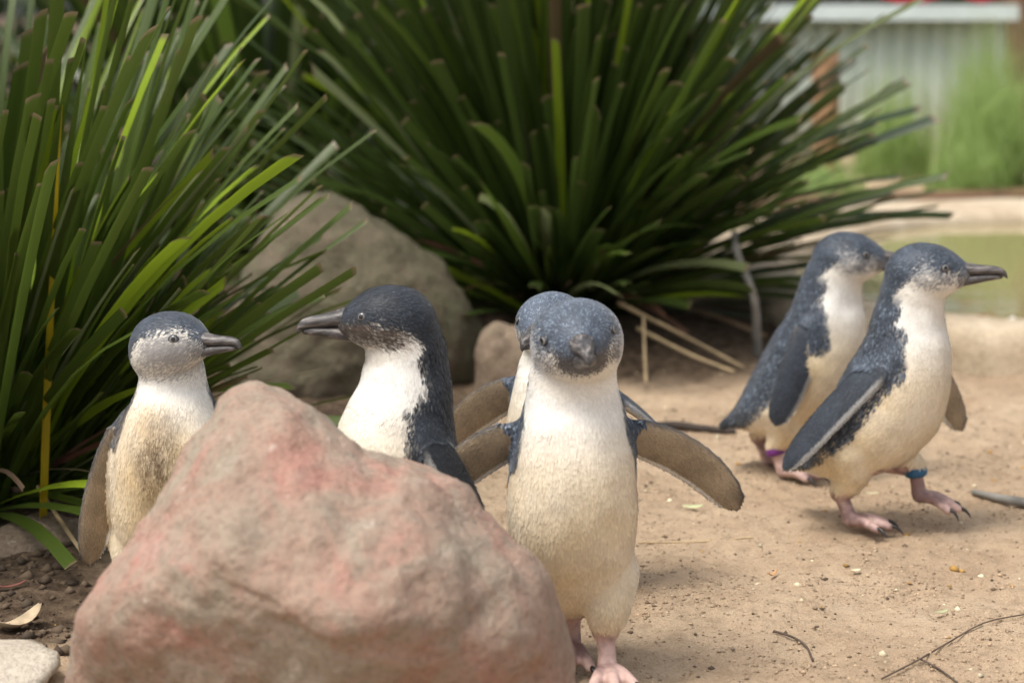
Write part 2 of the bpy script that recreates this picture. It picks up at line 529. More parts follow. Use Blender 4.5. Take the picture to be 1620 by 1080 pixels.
        cream = sstep(0.80, 0.52, s + 0.03 * n3) * (0.75 + 0.25 * n3) * look['cream']  # creamy lower belly: stained plumage plus warm bounce light put into the colour
        vent = mix(WHITE, CREAM, np.clip(cream, 0, 1)) * (1 + 0.05 * n1)[:, None]
        dors = SLATE * look['slate'] * (1 + 0.25 * n1)[:, None]
        tailk = sstep(0.24, 0.05, s)[:, None]
        dors = dors * (1 - 0.6 * tailk) + np.array((0.03, 0.032, 0.036)) * 0.6 * tailk
        for (fr_, fA, fLn, *_r) in FL:
            dd = np.linalg.norm((P - fr_ - fA * 0.006) * np.array((1, 1, 0.6)), axis=1)
            k = np.maximum(k, sstep(0.025, 0.014, dd + 0.003 * n1))
        k = pick(k, 0.4)
        col = mix(vent, dors, k)
        if look['bib']:
            kb = look['bib'] * np.exp(-((s - 0.80) / 0.045) ** 2) * sstep(-0.25, 0.45, n1 + 0.4 * n2) * sstep(150, 100, np.degrees(th))
            col = mix(col, (0.09, 0.09, 0.10), pick(kb * 0.8))
        if look['stain']:
            loc_y = (P - C[idx]) @ np.array((0, 1.0, 0))
            rs = np.hypot((loc_y + 0.010) / 0.024, (s - 0.575) / 0.135)
            ks = look['stain'] * sstep(1.25, 0.25, rs + 0.16 * n1) * (np.degrees(th) > 90)
            n4 = fbm(P * np.array((1, 1, 0.35)), 170, seed + 31, 3)
            ks2 = look['stain'] * sstep(1.9, 0.6, rs + 0.2 * n3) * (np.degrees(th) > 90)
            col = mix(col, (0.56, 0.37, 0.14), np.clip(ks2 * (0.50 + 0.2 * n1), 0, 0.8))
            col = mix(col, (0.10, 0.055, 0.022), np.clip(ks * (0.62 + 0.40 * n4), 0, 0.9) if u is None else np.clip(ks * (0.35 + 0.35 * n4 + 0.55 * u), 0, 0.93))
        # head
        x, y, z = h[:, 0], h[:, 1], h[:, 2]
        cl = np.interp(x, [-0.042, -0.03, -0.012, 0.010, 0.027, 0.045], [-0.05, -0.024, -0.010, -0.004, -0.003, -0.008]) + look['cap']
        cl2 = cl + look['face_pale'] * np.interp(x, [-0.04, -0.02, 0.03, 0.05], [0.0, 0.02, 0.017, 0.0])
        kc = 1 - sstep(-0.0075, 0.0075, cl2 - z + 0.0015 * n1)
        hw_ = mix(WHITE, CREAM, 0.15 * np.ones(len(P)))
        # mottled cheek and ear patch below and behind the eye
        cs = look['cheek_size']
        kk = look['cheek_k'] * np.exp(-(((x - 0.014) / (0.021 * cs)) ** 2 + ((z - cl + 0.005) / (0.0115 * cs)) ** 2) ** 2)
        kk = kk * np.clip(0.80 + 0.30 * n1, 0.3, 1)
        hcol = mix(hw_, look['cheek'], pick(kk * 0.95, look['soft']))
        chin = look['cheek_k'] * sstep(0.026 - 0.008 * look['chin'], 0.038 - 0.004 * look['chin'], x) * sstep(-0.020 - 0.010 * look['chin'], -0.010 - 0.006 * look['chin'], z) * np.where(look['chin'] > 0, sstep(0.026, 0.014, np.abs(y)), 1.0)
        hcol = mix(hcol, np.array(look['cheek']) * 0.7, pick(chin * 0.9, 0.3))
        hcap = SLATE * look['slate'] * (1.05 + 0.3 * n1)[:, None]
        kc = pick(kc, 0.3)
        hcol = mix(hcol, hcap, kc)
        # pale patch just behind the eye
        pe = np.exp(-(((x - look['patch_x']) / (0.0115 * look['patch'])) ** 2 + ((z + 0.003 * look['patch'] - look['cap']) / (0.0095 * look['patch'])) ** 2)) * sstep(0.012, 0.02, np.abs(y))
        hcol = mix(hcol, (0.56, 0.55, 0.54), pick(pe * (0.55 + 0.25 * n2) * look['eye_patch'], 0.25))
        col = mix(col, hcol, mh)
        # flippers
        on = fl >= 0
        dk = sstep(-0.0012, 0.0012, fn)
        dcol = SLATE * 0.60 * look['slate'] * (1 + 0.3 * n1)[:, None]
        vcol = mix(TAN, TAN * 0.72, np.clip(0.5 + 0.8 * n1, 0, 1))
        vcol = mix(vcol, (0.10, 0.075, 0.05), sstep(0.86, 1.0, fa + 0.04 * n1) * sstep(0.1, -0.6, -fw) * 0.8)
        fcol = mix(vcol, dcol, dk)
        fcol = mix(fcol, (0.05, 0.05, 0.055), sstep(0.82, 1.0, fw) * 0.7)
        fcol = mix(fcol, WHITE, sstep(-0.68, -0.80, fw) * sstep(0.10, 0.2, fa) * (0.35 + 0.65 * (1 - dk)))
        col = np.where(on[:, None], fcol, col)
        # bare legs and feet
        pk = mix(PINK, PINK * np.array((0.42, 0.38, 0.40)), np.clip(0.42 + 1.1 * n1 + 0.4 * n2, 0, 1))
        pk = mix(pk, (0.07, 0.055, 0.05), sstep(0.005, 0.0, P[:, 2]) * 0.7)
        col = mix(col, pk, sk)
        dark = np.where(on, dk, np.maximum(k * (1 - mh), kc * mh))
        return np.clip(col, 0.003, 0.9), dark

    rg = regions(P)
    thin = np.maximum((rg[4] >= 0).astype(float), rg[8])
    near_f = np.zeros(nv)
    for (root, A, L, N, Wd, bow, hwf, tt) in FL:
        near_f = np.maximum(near_f, ((P - root) @ A / L > 0.20) * (np.abs((P - root) @ N) < 0.03))
    wgt = 0.5 * (1 - np.maximum(thin, sstep(0.045, 0.035, P[:, 2])))
    wgt *= 1 - (rg[0][:, 0] > 0.012) * (rg[1] > 0.5) * 0.6
    deg = np.bincount(E.ravel(), minlength=nv).astype(float)[:, None]
    for _ in range(34):
        acc = np.zeros_like(P)
        for ax in range(3):
            acc[:, ax] = np.bincount(E[:, 0], P[E[:, 1], ax], nv) + np.bincount(E[:, 1], P[E[:, 0], ax], nv)
        P += wgt[:, None] * (acc / deg - P)
    VN0 = np.empty(nv * 3, np.float32); me.vertices.foreach_set('co', P.astype(np.float32).ravel()); me.update()
    me.vertices.foreach_get('normal', VN0)
    soft = 1 - np.maximum(thin, sstep(0.045, 0.035, P[:, 2]))
    P += VN0.reshape(-1, 3) * (soft * (0.0016 * fbm(P * np.array((1, 1, 0.7)), 26, seed + 50, 3) * (1 - 0.6 * rg[1])))[:, None]
    me.vertices.foreach_set('co', P.astype(np.float32).ravel()); me.update()
    rg = regions(P)
    colr, dark = pattern(P, rg)
    set_cols(me, colr)
    me.materials.clear(); me.materials.append(M['bird_skin'])
    me.polygons.foreach_set('use_smooth', [True] * len(me.polygons))

    root = empty('penguin', loc, R(heading)); root.scale = (scale,) * 3
    tag(root, label, 'penguin', 'little penguins on the sand')
    body = link('body', me, None, root)

    # --- plumage: small overlapping feathers lying along the body
    VN = np.empty(nv * 3, np.float32); me.vertices.foreach_get('normal', VN); VN = VN.reshape(-1, 3).astype(float)
    me.calc_loop_triangles()
    tri = np.empty(len(me.loop_triangles) * 3, np.int32); me.loop_triangles.foreach_get('vertices', tri); tri = tri.reshape(-1, 3)
    ar = np.linalg.norm(np.cross(P[tri[:, 1]] - P[tri[:, 0]], P[tri[:, 2]] - P[tri[:, 0]]), axis=1)
    thm = rg[4][tri].max(1) >= 0; hdm = rg[1][tri].mean(1); skm = rg[8][tri].max(1)
    wt = ar * (1 + 1.7 * hdm + 0.5 * thm) * (skm < 0.25)
    ti = rng.choice(len(tri), nfeather, p=wt / wt.sum())
    b = rng.random((nfeather, 2)); sw = b.sum(1) > 1; b[sw] = 1 - b[sw]
    w0 = (1 - b.sum(1))[:, None]
    t3 = tri[ti]
    fp = P[t3[:, 0]] * w0 + P[t3[:, 1]] * b[:, :1] + P[t3[:, 2]] * b[:, 1:]
    fn_ = VN[t3[:, 0]] * w0 + VN[t3[:, 1]] * b[:, :1] + VN[t3[:, 2]] * b[:, 1:]
    fn_ /= np.linalg.norm(fn_, axis=1)[:, None] + 1e-9
    r2 = regions(fp)
    fc, fdark = pattern(fp, r2, rng.random(nfeather))
    h, mh, idx, th, fl, fa, fw, fnn, sk = r2
    flow = -T[idx]
    hx = -(Rh @ np.array((1.0, 0, 0.15)))
    flow = flow * (1 - mh)[:, None] + (hx * 1.0 + np.array((0, 0, -0.35))) * mh[:, None]
    for j, F in enumerate(FL):
        flow[fl == j] = F[1] - F[4] * 0.35
        edge = (fl == j) & (fw < -0.8)
        flow[edge] = F[1] * 0.6 - F[4]
    low = (fp[:, 2] < 0.075) & (fl < 0)
    flow[low] = flow[low] * 0.5 + np.array((0, 0, -0.8))
    d = flow - fn_ * (flow * fn_).sum(1)[:, None]
    d += rng.normal(0, 0.16, d.shape)
    d -= fn_ * (d * fn_).sum(1)[:, None]
    d /= np.linalg.norm(d, axis=1)[:, None] + 1e-9
    sd = np.cross(fn_, d)
    on = fl >= 0
    Lf = np.where(on, 0.0034, np.where(fdark > 0.5, 0.0072, 0.0056) * (1 - mh) + 0.0046 * mh) * rng.uniform(0.7, 1.25, nfeather)
    Lf *= np.interp(h[:, 0], [0.026, 0.042], [1, 0.55]) * (mh > 0.5) + (mh <= 0.5)
    for F in FL:
        Lf *= np.where(np.linalg.norm(fp - F[0], axis=1) < 0.021, 0.5, 1.0)
    Wf = Lf * np.where(fdark > 0.5, 0.15, 0.10) * rng.uniform(0.8, 1.2, nfeather)
    lift = Lf * np.where(on, 0.06, np.where(fdark > 0.5, 0.09, 0.05)) * rng.uniform(0.6, 1.5, nfeather)
    # dark feathers: pale blue shaft streak on part of them; pale feathers: slight shade differences
    var = rng.random(nfeather)
    sl = sstep(0.70, 0.86, var) * fdark * np.where(on, 0.20, 1.0) * (1 - 0.30 * mh) * look['fleck']
    cf = mix(fc, SLATE_L * look['slate'], sl * 0.85)
    cf *= (1 + np.where(fdark > 0.5, 0.18, np.where(on, 0.30, 0.12)) * rng.uniform(-1, 0.8, nfeather))[:, None]
    ct = cf * np.where(fdark > 0.5, 0.72, 1.03)[:, None]
    v0 = fp + fn_ * 0.0001
    mid = fp + d * (Lf * 0.55)[:, None] + fn_ * (lift * 0.75)[:, None]
    tp = fp + d * Lf[:, None] + fn_ * lift[:, None]
    FV = np.stack([v0, mid - sd * Wf[:, None], tp, mid + sd * Wf[:, None]], 1).reshape(-1, 3)
    FC = np.clip(np.stack([cf * 0.92, cf, ct, cf], 1).reshape(-1, 3), 0.003, 0.88)
    FF = np.arange(nfeather * 4).reshape(-1, 4)
    pm = np_mesh('plumage', FV, FF, True, FC)
    jk = np.where(fdark > 0.5, 0.8, 0.12)[:, None]
    jit = fn_[:, None] + np.stack([-0.15 * d * jk, -0.30 * sd * jk, 0.25 * d * jk, 0.30 * sd * jk], 1)
    jit /= np.linalg.norm(jit, axis=2)[..., None]
    pm.normals_split_custom_set_from_vertices(jit.reshape(-1, 3).tolist())
    pl = link('plumage', pm, M['plumage'], root); pl['kind'] = 'stuff'

    # --- bill, eyes, claws, bands
    Mh = Matrix.Translation(Vector(hc)) @ Matrix(Rh.tolist()).to_4x4() @ Matrix.Scale(head_scale, 4)
    for nm, mm in (('upper_mandible', UP_ME), ('lower_mandible', LO_ME)):
        o = link(nm, mm, None, root); o.matrix_local = Mh @ Matrix.Diagonal((1, 1.05 if look['bill'] > 1 else 1, look['bill'], 1))
    bvh = BVHTree.FromPolygons([Vector(p) for p in P], [tuple(t) for t in tri])
    for sy in (1, -1):
        org = hc + Rh @ np.array((0.0275 * head_scale, sy * 0.08, 0.0070 * head_scale)); dr = Rh @ np.array((-0.10, -sy * 1.0, 0.0))
        hit, nn, _, _ = bvh.ray_cast(Vector(org), Vector(dr))
        if hit is None: continue
        out = (np.array(nn) + Rh @ np.array((0.25, sy * 0.9, 0.0)))
        out /= np.linalg.norm(out)
        X = Vector(out); Z = Vector(Rh @ np.array((0, 0, 1.0))); Y = Z.cross(X).normalized(); Z = X.cross(Y)
        Me = Matrix((X, Y, Z)).transposed().to_4x4()
        e = link('eye', EYE_ME, None, root); e.matrix_local = Matrix.Translation(Vector(np.array(hit) - out * 0.0027)) @ Me @ Matrix.Scale(look['eye'], 4)
        l = link('eyelid', LID_ME, None, e); l.matrix_local = Matrix.Translation((0.0031, 0, 0)) @ Matrix.Diagonal((1.3, 1.10, 0.74, 1))
    for p, rm_ in claws:
        cobj = link('claw', CLAW_ME, None, root)
        cobj.matrix_local = Matrix.Translation(Vector(p)) @ Matrix(rm_.tolist()).to_4x4()
    if band:
        ankle, joint = ankles[band[0]]
        ax = Vector(joint - ankle).normalized()
        bm_ = ring_mesh('leg_band', 0.0098, 0.0026, M[band[1]], 24, 8)
        bo = link('leg_band', bm_, None, root)
        bo['label'] = band[2]
        bo.matrix_local = Matrix.Translation(Vector(ankle + (joint - ankle) * 0.12)) @ Vector((1, 0, 0)).rotation_difference(ax).to_matrix().to_4x4() @ Matrix.Diagonal((2.0, 1, 1, 1))
    return root

def at(px, py, d):
    """world point seen at photo pixel (1620 wide) at depth d"""
    return ((px - 810) / 3150 * d, d, CAM_H - (py - 20) / 3150 * d)

#PENGUINS_BEGIN
# walking straight ahead, flippers spread
make_penguin('penguin walking with both flippers spread wide, cream belly, beside the pink rock', (0.048, 1.57, 0), -90, lean=2, neck=(0.004, 0.000, 0),
    head_pos=(0.0, 0.003, 0.002), head_yaw=3, head_pitch=4, head_roll=9, scale=0.985, fat=0.96, head_scale=1.10,
    flippers=[(1, (-0.012, 0.134, 0.128), (-1.0, 0.12, 0.35), (0.006, 0.010)), (-1, (-0.010, -0.122, 0.122), (-1.0, -0.12, 0.35), (0.006, 0.008))],
    feet=[(1, 0.014, 0.027, 0.0, 6, 0), (-1, -0.030, 0.000, 0.006, -4, -12)], look=dict(tb=82, cap=0.003, cheek=(0.11, 0.10, 0.10), cheek_k=1.0, chin=1.0, eye_patch=1.7, patch=1.6, patch_x=0.004, slate=1.25, fleck=1.0), seed=11)
# behind the rock, in profile
make_penguin('penguin with dark brown cheek standing behind the pink rock, bill in profile', (-0.095, 1.59, 0), -153, lean=-3, neck=(-0.002, -0.004, 0.004),
    head_pos=(0.004, -0.002, 0.006), head_yaw=-27, head_pitch=-2, head_roll=0, head_scale=0.91, slim=0.95, scale=0.995,
    flippers=[(1, (-0.052, 0.066, 0.098), (-0.55, 1.0, 0.1), (0.004, 0.0)), (-1, (-0.03, -0.072, 0.09), (-0.2, -1.0, 0.1), (0.004, 0.0))],
    feet=[(1, 0.010, 0.030, 0, 8, 0), (-1, 0.010, -0.030, 0, -8, 0)], look=dict(cheek=(0.085, 0.063, 0.050), cheek_k=1.0, cap=0.006, cheek_size=1.75, soft=0.5, bill=1.18, eye=0.85, eye_patch=0.25, fleck=0.5, tb=88, slate=0.48), seed=23)
# pale faced bird with a muddy belly
make_penguin('pale grey faced penguin with brown mud stain on its belly, before strappy leaves', (-0.284, 1.66, 0), -84, lean=-1,
    head_pos=(0.002, 0.000, -0.008), head_yaw=60, head_pitch=5, head_roll=0, scale=0.955, fat=0.97, slim=0.76, head_scale=0.88,
    flippers=[(-1, (0.002, -0.070, 0.066), (-0.9, -0.6, 0.1), (0.004, 0.004)), (1, (-0.02, 0.078, 0.085), (-0.9, 0.5, 0.1), (0.004, 0.0))],
    feet=[(1, 0.010, 0.030, 0, 8, 0), (-1, 0.010, -0.030, 0, -8, 0)], look=dict(face_pale=0.95, cheek=(0.36, 0.35, 0.345), cheek_k=0.85, soft=0.4, eye=0.82, cheek_size=2.5, eye_patch=0.3, fleck=0.5, stain=1.0, bib=0.9, tb=66, cap=0.002), seed=37)
# half hidden behind the walking one
make_penguin('penguin mostly hidden behind the flipper-spreading penguin, its own flippers out', (0.047, 1.79, 0), -100, lean=2,
    head_pos=(0.0, -0.010, -0.012), head_yaw=-10, head_pitch=-2, scale=0.95,
    flippers=[(-1, (-0.028, -0.122, 0.128), (-1.0, -0.1, 0.25), (0.004, 0.006)), (1, (-0.050, 0.098, 0.130), (0.1, 0.3, 1.0), (0.004, 0.0))],
    feet=[(1, 0.010, 0.030, 0, 8, 0), (-1, 0.010, -0.030, 0, -8, 0)], look=dict(tb=74, cap=0.004, slate=1.5, fleck=1.0, eye_patch=1.5), seed=41)
# pair walking past the pond
make_penguin('striding penguin with blue leg band, one foot lifted, beside the pond', (0.356, 2.03, 0), -24, lean=23, neck=(-0.020, 0.0, 0.012),
    head_pos=(0.000, 0, 0.0), head_yaw=8, head_pitch=4, head_roll=0, scale=0.985,
    flippers=[(-1, (-0.066, -0.060, 0.062), (-0.62, -1.0, 0.35), (0.004, 0.0)), (1, (0.084, 0.102, 0.084), (-0.7, 0.6, 0.2), (0.004, 0.004))],
    feet=[(-1, -0.006, -0.022, 0.0, -2, 0), (1, 0.056, 0.020, 0.022, 6, -12)], look=dict(tb=84, cheek=(0.22, 0.22, 0.23), slate=1.1, cap=0.008, cheek_k=0.9, cheek_size=1.2, eye_patch=1.3), seed=53,
    band=(1, 'band_blue', 'blue leg band'))
make_penguin('penguin with purple leg band walking just behind the blue banded one', (0.312, 2.25, 0), -20, lean=21, neck=(-0.012, 0, 0.000),
    head_pos=(0.002, 0, 0.0), head_yaw=6, head_pitch=2, scale=0.97,
    flippers=[(-1, (0.000, -0.072, 0.070), (0.25, -1.0, 0.1), (0.003, 0.0)), (1, (0.02, 0.086, 0.09), (-0.4, 1.0, 0.1), (0.004, 0.0))],
    feet=[(-1, 0.000, -0.026, 0.0, -4, 0), (1, -0.030, 0.026, 0.0, 4, 0)], look=dict(tb=86, slate=1.0, cheek=(0.20, 0.20, 0.21), cap=0.008, cheek_k=0.9, cheek_size=1.2, eye_patch=1.3), seed=67,
    band=(0, 'band_purple', 'purple leg band'))
#PENGUINS_END

# ------------------------------------------------------------------ ground
def mound(x, y):
    """large forms of the ground"""
    z = 0.045 * np.exp(-(((x - 0.05) / 0.42) ** 2 + ((y - 3.2) / 0.36) ** 2))
    z += 0.030 * np.exp(-(((x + 0.62) / 0.30) ** 2 + ((y - 2.35) / 0.34) ** 2))
    z += 0.05 * sstep(4.9, 6.5, y) + 0.02 * sstep(1.2, 0.4, y)
    return z

def ground_z(x, y):
    x = np.atleast_1d(np.asarray(x, float)); y = np.atleast_1d(np.asarray(y, float))
    p = np.column_stack([x, y, np.zeros_like(x)])
    n = 0.0050 * vnoise(p, 9, 1) + 0.0034 * fbm(p, 26, 2, 3) + 0.0020 * vnoise(p, 75, 3) + 0.0014 * vnoise(p, 140, 4)
    return mound(x, y) + n - 0.0015

def axis(lo, hi, step, far_lo, far_hi):
    a = list(np.arange(lo, hi, step)); s = step
    while a[-1] < far_hi: s *= 1.22; a.append(a[-1] + s)
    s = step
    while a[0] > far_lo: s *= 1.22; a.insert(0, a[0] - s)
    return np.array(a)

def soil_mask(x, y):
    p = np.column_stack([x, y, np.zeros_like(x)])
    n = 0.10 * fbm(p, 6, 71, 4)
    a = sstep(0.06, -0.06, x + 0.34 - 0.25 * (y - 1.6) + n) * sstep(1.2, 1.3, y)
    b = sstep(1.15, 0.8, np.hypot((x - 0.06) / 0.42, (y - 3.12) / 0.42) + 2 * n)
    return np.clip(np.maximum(a, b), 0, 1)

gx = axis(-0.95, 1.1, 0.006, -80, 80); gy = axis(1.35, 3.2, 0.006, -20, 160)
X, Y = np.meshgrid(gx, gy, indexing='ij')
Z = ground_z(X.ravel(), Y.ravel())
nx, ny = X.shape
ii = (np.arange(nx - 1)[:, None] * ny + np.arange(ny - 1)[None]).ravel()
gf = np.stack([ii, ii + ny, ii + ny + 1, ii + 1], 1)
gv = np.column_stack([X.ravel(), Y.ravel(), Z])
sm = soil_mask(X.ravel(), Y.ravel())
gme = np_mesh('ground', gv, gf, True, np.column_stack([sm, sm, sm]))
m, nt, bs = new_mat('sand')
o = tc(nt)
at_ = nd(nt, 'ShaderNodeAttribute', attribute_name='Col')
big = noise(nt, o, 5, 6, 0.65)
mid = noise(nt, o, 55, 6, 0.7)
fine = noise(nt, o, 700, 3, 0.6)
sand = ramp(nt, big, [(0.30, (0.41, 0.295, 0.195)), (0.55, (0.53, 0.40, 0.275)), (0.75, (0.59, 0.465, 0.335))])
sand = mixc(nt, 0.55, sand, ramp(nt, mid, [(0.32, (0.50, 0.46, 0.42)), (0.5, (0.95, 0.94, 0.92)), (0.7, (1, 1, 1))]), 'MULTIPLY')  # crevice shade put into the sand colour, darker in the noise hollows
sand = mixc(nt, 0.5, sand, ramp(nt, fine, [(0.3, (0.5, 0.47, 0.44)), (0.6, (1, 1, 1))]), 'MULTIPLY')
soil = ramp(nt, mid, [(0.3, (0.035, 0.024, 0.016)), (0.5, (0.10, 0.068, 0.044)), (0.72, (0.21, 0.15, 0.10))])
nt.links.new(mixc(nt, at_.outputs['Fac'], sand, soil), bs.inputs['Base Color'])
bs.inputs['Roughness'].default_value = 0.95
bs.inputs['Specular IOR Level'].default_value = 0.15
b1 = bump(nt, bs, mid, 0.6, 0.008)
clod = noise(nt, o, 190, 5, 0.7)
b2 = bump(nt, bs, clod, 0.8, 0.0045, b1)
bump(nt, bs, fine, 0.6, 0.0012, b2)
ground = link('ground', gme, m)
tag(ground, kind='structure')

# ------------------------------------------------------------------ rocks
def star_rock(name, outline, d0, centre, planes, thick, seed, amp, mat, nth=220, nr=60, edge=0.05):
    """a solid stone: closed outline in x,z at depth d0, front made of broken planes, bulging back"""
    o = np.asarray(outline, float); cx, cz = centre
    ang = np.arctan2(o[:, 1] - cz, o[:, 0] - cx)
    order = np.argsort(ang); o, ang = o[order], ang[order]
    rad = np.hypot(o[:, 0] - cx, o[:, 1] - cz)
    th = np.linspace(-math.pi, math.pi, nth, endpoint=False)
    A = np.concatenate([ang - 2 * math.pi, ang, ang + 2 * math.pi]); Rr = np.tile(rad, 3)
    r0 = np.interp(th, A, Rr)
    for _ in range(3): r0 = 0.5 * r0 + 0.25 * (np.roll(r0, 1) + np.roll(r0, -1))
    V, F = [], []
    rr = np.sin(np.linspace(0, math.pi / 2, nr + 1))[1:]
    def shell(front):
        x = cx + (rr[:, None] * r0[None]) * np.cos(th)[None]; z = cz + (rr[:, None] * r0[None]) * np.sin(th)[None]
        x = np.concatenate([[cx], x.ravel()]); z = np.concatenate([[cz], z.ravel()])
        rho = np.concatenate([[0], np.repeat(rr, nth)])
        if front:
            ds = [a + b * (x - cx) + c * (z - cz) for a, b, c in planes]
            k = 190.0
            y = np.log(sum(np.exp(k * q) for q in ds)) / k
            cap_ = edge - 0.018
            y = -np.log(np.exp(-120 * y) + np.exp(-120 * cap_)) / 120
            y = y + (edge - y) * (1 - np.sqrt(np.maximum(1 - rho ** 7, 0)))
        else:
            y = edge + thick * np.sqrt(np.maximum(1 - rho ** 2.4, 0))
        return np.column_stack([x, y, z])
    f, b = shell(True), shell(False)
    # both shells share the rim
    k0 = 1 + (nr - 1) * nth
    rim = (f[k0:] + b[k0:]) / 2; f[k0:] = rim; b[k0:] = rim
    n = len(f)
    def faces(off, flip):
        q = []
        for j in range(nth):
            q.append((off, off + 1 + j, off + 1 + (j + 1) % nth))
        for i in range(nr - 1):
            for j in range(nth):
                a = off + 1 + i * nth + j; a2 = off + 1 + i * nth + (j + 1) % nth
                q.append((a, a + nth, a2 + nth, a2))
        return [tuple(reversed(x)) for x in q] if flip else q
    V = np.vstack([f, b]); F = faces(0, False) + faces(n, True)
    # weld the doubled rim
    remap = np.arange(2 * n); remap[n + k0:] = np.arange(k0, n)
    F = [tuple(int(remap[i]) for i in q) for q in F]
    V[:, 1] += d0
    me = np_mesh(name, V, F)
    import bmesh
    bm = bmesh.new(); bm.from_mesh(me); bmesh.ops.delete(bm, geom=[v for v in bm.verts if not v.link_faces], context='VERTS')
    bmesh.ops.recalc_face_normals(bm, faces=bm.faces); bm.to_mesh(me); bm.free()
    n = len(me.vertices)
    P = np.empty(n * 3, np.float32); me.vertices.foreach_get('co', P); P = P.reshape(-1, 3).astype(float)
    N = np.empty(n * 3, np.float32); me.vertices.foreach_get('normal', N); N = N.reshape(-1, 3)
    dsp = amp * (1.2 * fbm(P, 11, seed, 5, 0.55) + 0.7 * (0.35 - np.abs(fbm(P, 17, seed + 5, 4))) + 0.35 * fbm(P, 45, seed + 8, 3))
    P += N * dsp[:, None]
    me.vertices.foreach_set('co', P.astype(np.float32).ravel()); me.update()
    me.polygons.foreach_set('use_smooth', [True] * len(me.polygons))
    return link(name, me, mat)

def stone_mat(name, cols, tint, tscale=4.0, rough=0.9, speck=(0.6, 0.57, 0.5), grey=None):
    m, nt, bs = new_mat(name)
    o = tc(nt)
    a = noise(nt, o, tscale, 6, 0.62, 0.6); b = noise(nt, o, 30, 6, 0.65); c = noise(nt, o, 210, 4, 0.65)
    base = ramp(nt, a, [(0.30, cols[0]), (0.48, cols[1]), (0.62, cols[2]), (0.76, cols[3])])
    base = mixc(nt, ramp(nt, b, [(0.42, (0, 0, 0)), (0.62, (1, 1, 1))]), base, mixc(nt, 0.55, base, tint))
    if grey: base = mixc(nt, ramp(nt, noise(nt, o, 13, 7, 0.7, 1.2), [(0.44, (0, 0, 0)), (0.60, (0.85, 0.85, 0.85))]), base, grey)
    base = mixc(nt, 0.55, base, ramp(nt, c, [(0.30, (0.45, 0.43, 0.41)), (0.55, (1, 1, 1))]), 'MULTIPLY')
    base = mixc(nt, ramp(nt, noise(nt, o, 75, 5, 0.7), [(0.62, (0, 0, 0)), (0.72, (0.6, 0.6, 0.6))]), base, speck)
    nt.links.new(base, bs.inputs['Base Color'])
    bs.inputs['Roughness'].default_value = rough
    bs.inputs['Specular IOR Level'].default_value = 0.25
    p = bump(nt, bs, b, 0.5, 0.008)
    bump(nt, bs, c, 0.8, 0.003, p)
    M[name] = m; return m
stone_mat('pink_sandstone', [(0.17, 0.135, 0.105), (0.33, 0.225, 0.172), (0.39, 0.205, 0.162), (0.45, 0.345, 0.295)], (0.36, 0.27, 0.205), 8, speck=(0.54, 0.46, 0.40), grey=(0.31, 0.265, 0.205))
stone_mat('mossy_stone', [(0.07, 0.065, 0.04), (0.12, 0.10, 0.066), (0.165, 0.133, 0.092), (0.21, 0.165, 0.115)], (0.13, 0.13, 0.075), 5, speck=(0.30, 0.26, 0.20))
stone_mat('pale_stone', [(0.42, 0.36, 0.29), (0.52, 0.46, 0.38), (0.58, 0.52, 0.44), (0.62, 0.56, 0.48)], (0.45, 0.40, 0.33), 8)
stone_mat('brown_stone', [(0.16, 0.12, 0.085), (0.24, 0.18, 0.13), (0.30, 0.23, 0.17), (0.36, 0.28, 0.21)], (0.2, 0.16, 0.11), 8)

RD = 1.33
ROCK_PX = [(384, 610), (338, 626), (302, 672), (240, 775), (180, 868), (134, 945), (98, 1015), (76, 1085), (58, 1180), (60, 1270), (120, 1318), (330, 1335), (600, 1338), (830, 1325),
           (905, 1270), (915, 1180), (908, 1085), (902, 1000), (886, 948), (850, 892), (800, 856), (752, 816), (722, 782), (680, 756), (620, 736), (568, 718), (530, 690), (480, 648), (430, 616)]
outl = [(at(x, y + (14 if y < 1000 else 0), RD)[0], at(x, y + (14 if y < 1000 else 0), RD)[2]) for x, y in ROCK_PX]
cxz = (at(510, 930, RD)[0], at(510, 930, RD)[2])
rock = star_rock('rock', outl, RD, cxz, [(-0.108, 0.10, 0.92), (-0.102, 0.24, -0.72), (-0.092, -0.44, -0.50), (-0.128, 0.66, 0.30), (-0.125, -0.72, 0.45)], 0.085, 5, 0.0060, M['pink_sandstone'])
tag(rock, 'large pointed pink and grey sandstone rock standing before the penguins', 'rock')

BD = 2.78
B_PX = [(470, 318), (430, 345), (395, 400), (370, 480), (355, 560), (360, 625), (450, 645), (600, 648), (720, 640), (768, 615), (764, 560), (748, 500), (715, 450), (655, 400), (590, 350), (530, 318)]
b_o = [(at(x, y, BD)[0], at(x, y, BD)[2]) for x, y in B_PX]
bould = star_rock('boulder', b_o, BD, (at(560, 500, BD)[0], at(560, 500, BD)[2]), [(-0.09, 0.05, 0.35), (-0.10, 0.5, 0.0)], 0.14, 15, 0.006, M['mossy_stone'], 160, 40)
tag(bould, 'rounded grey green boulder behind the dark brown cheeked penguin', 'boulder')

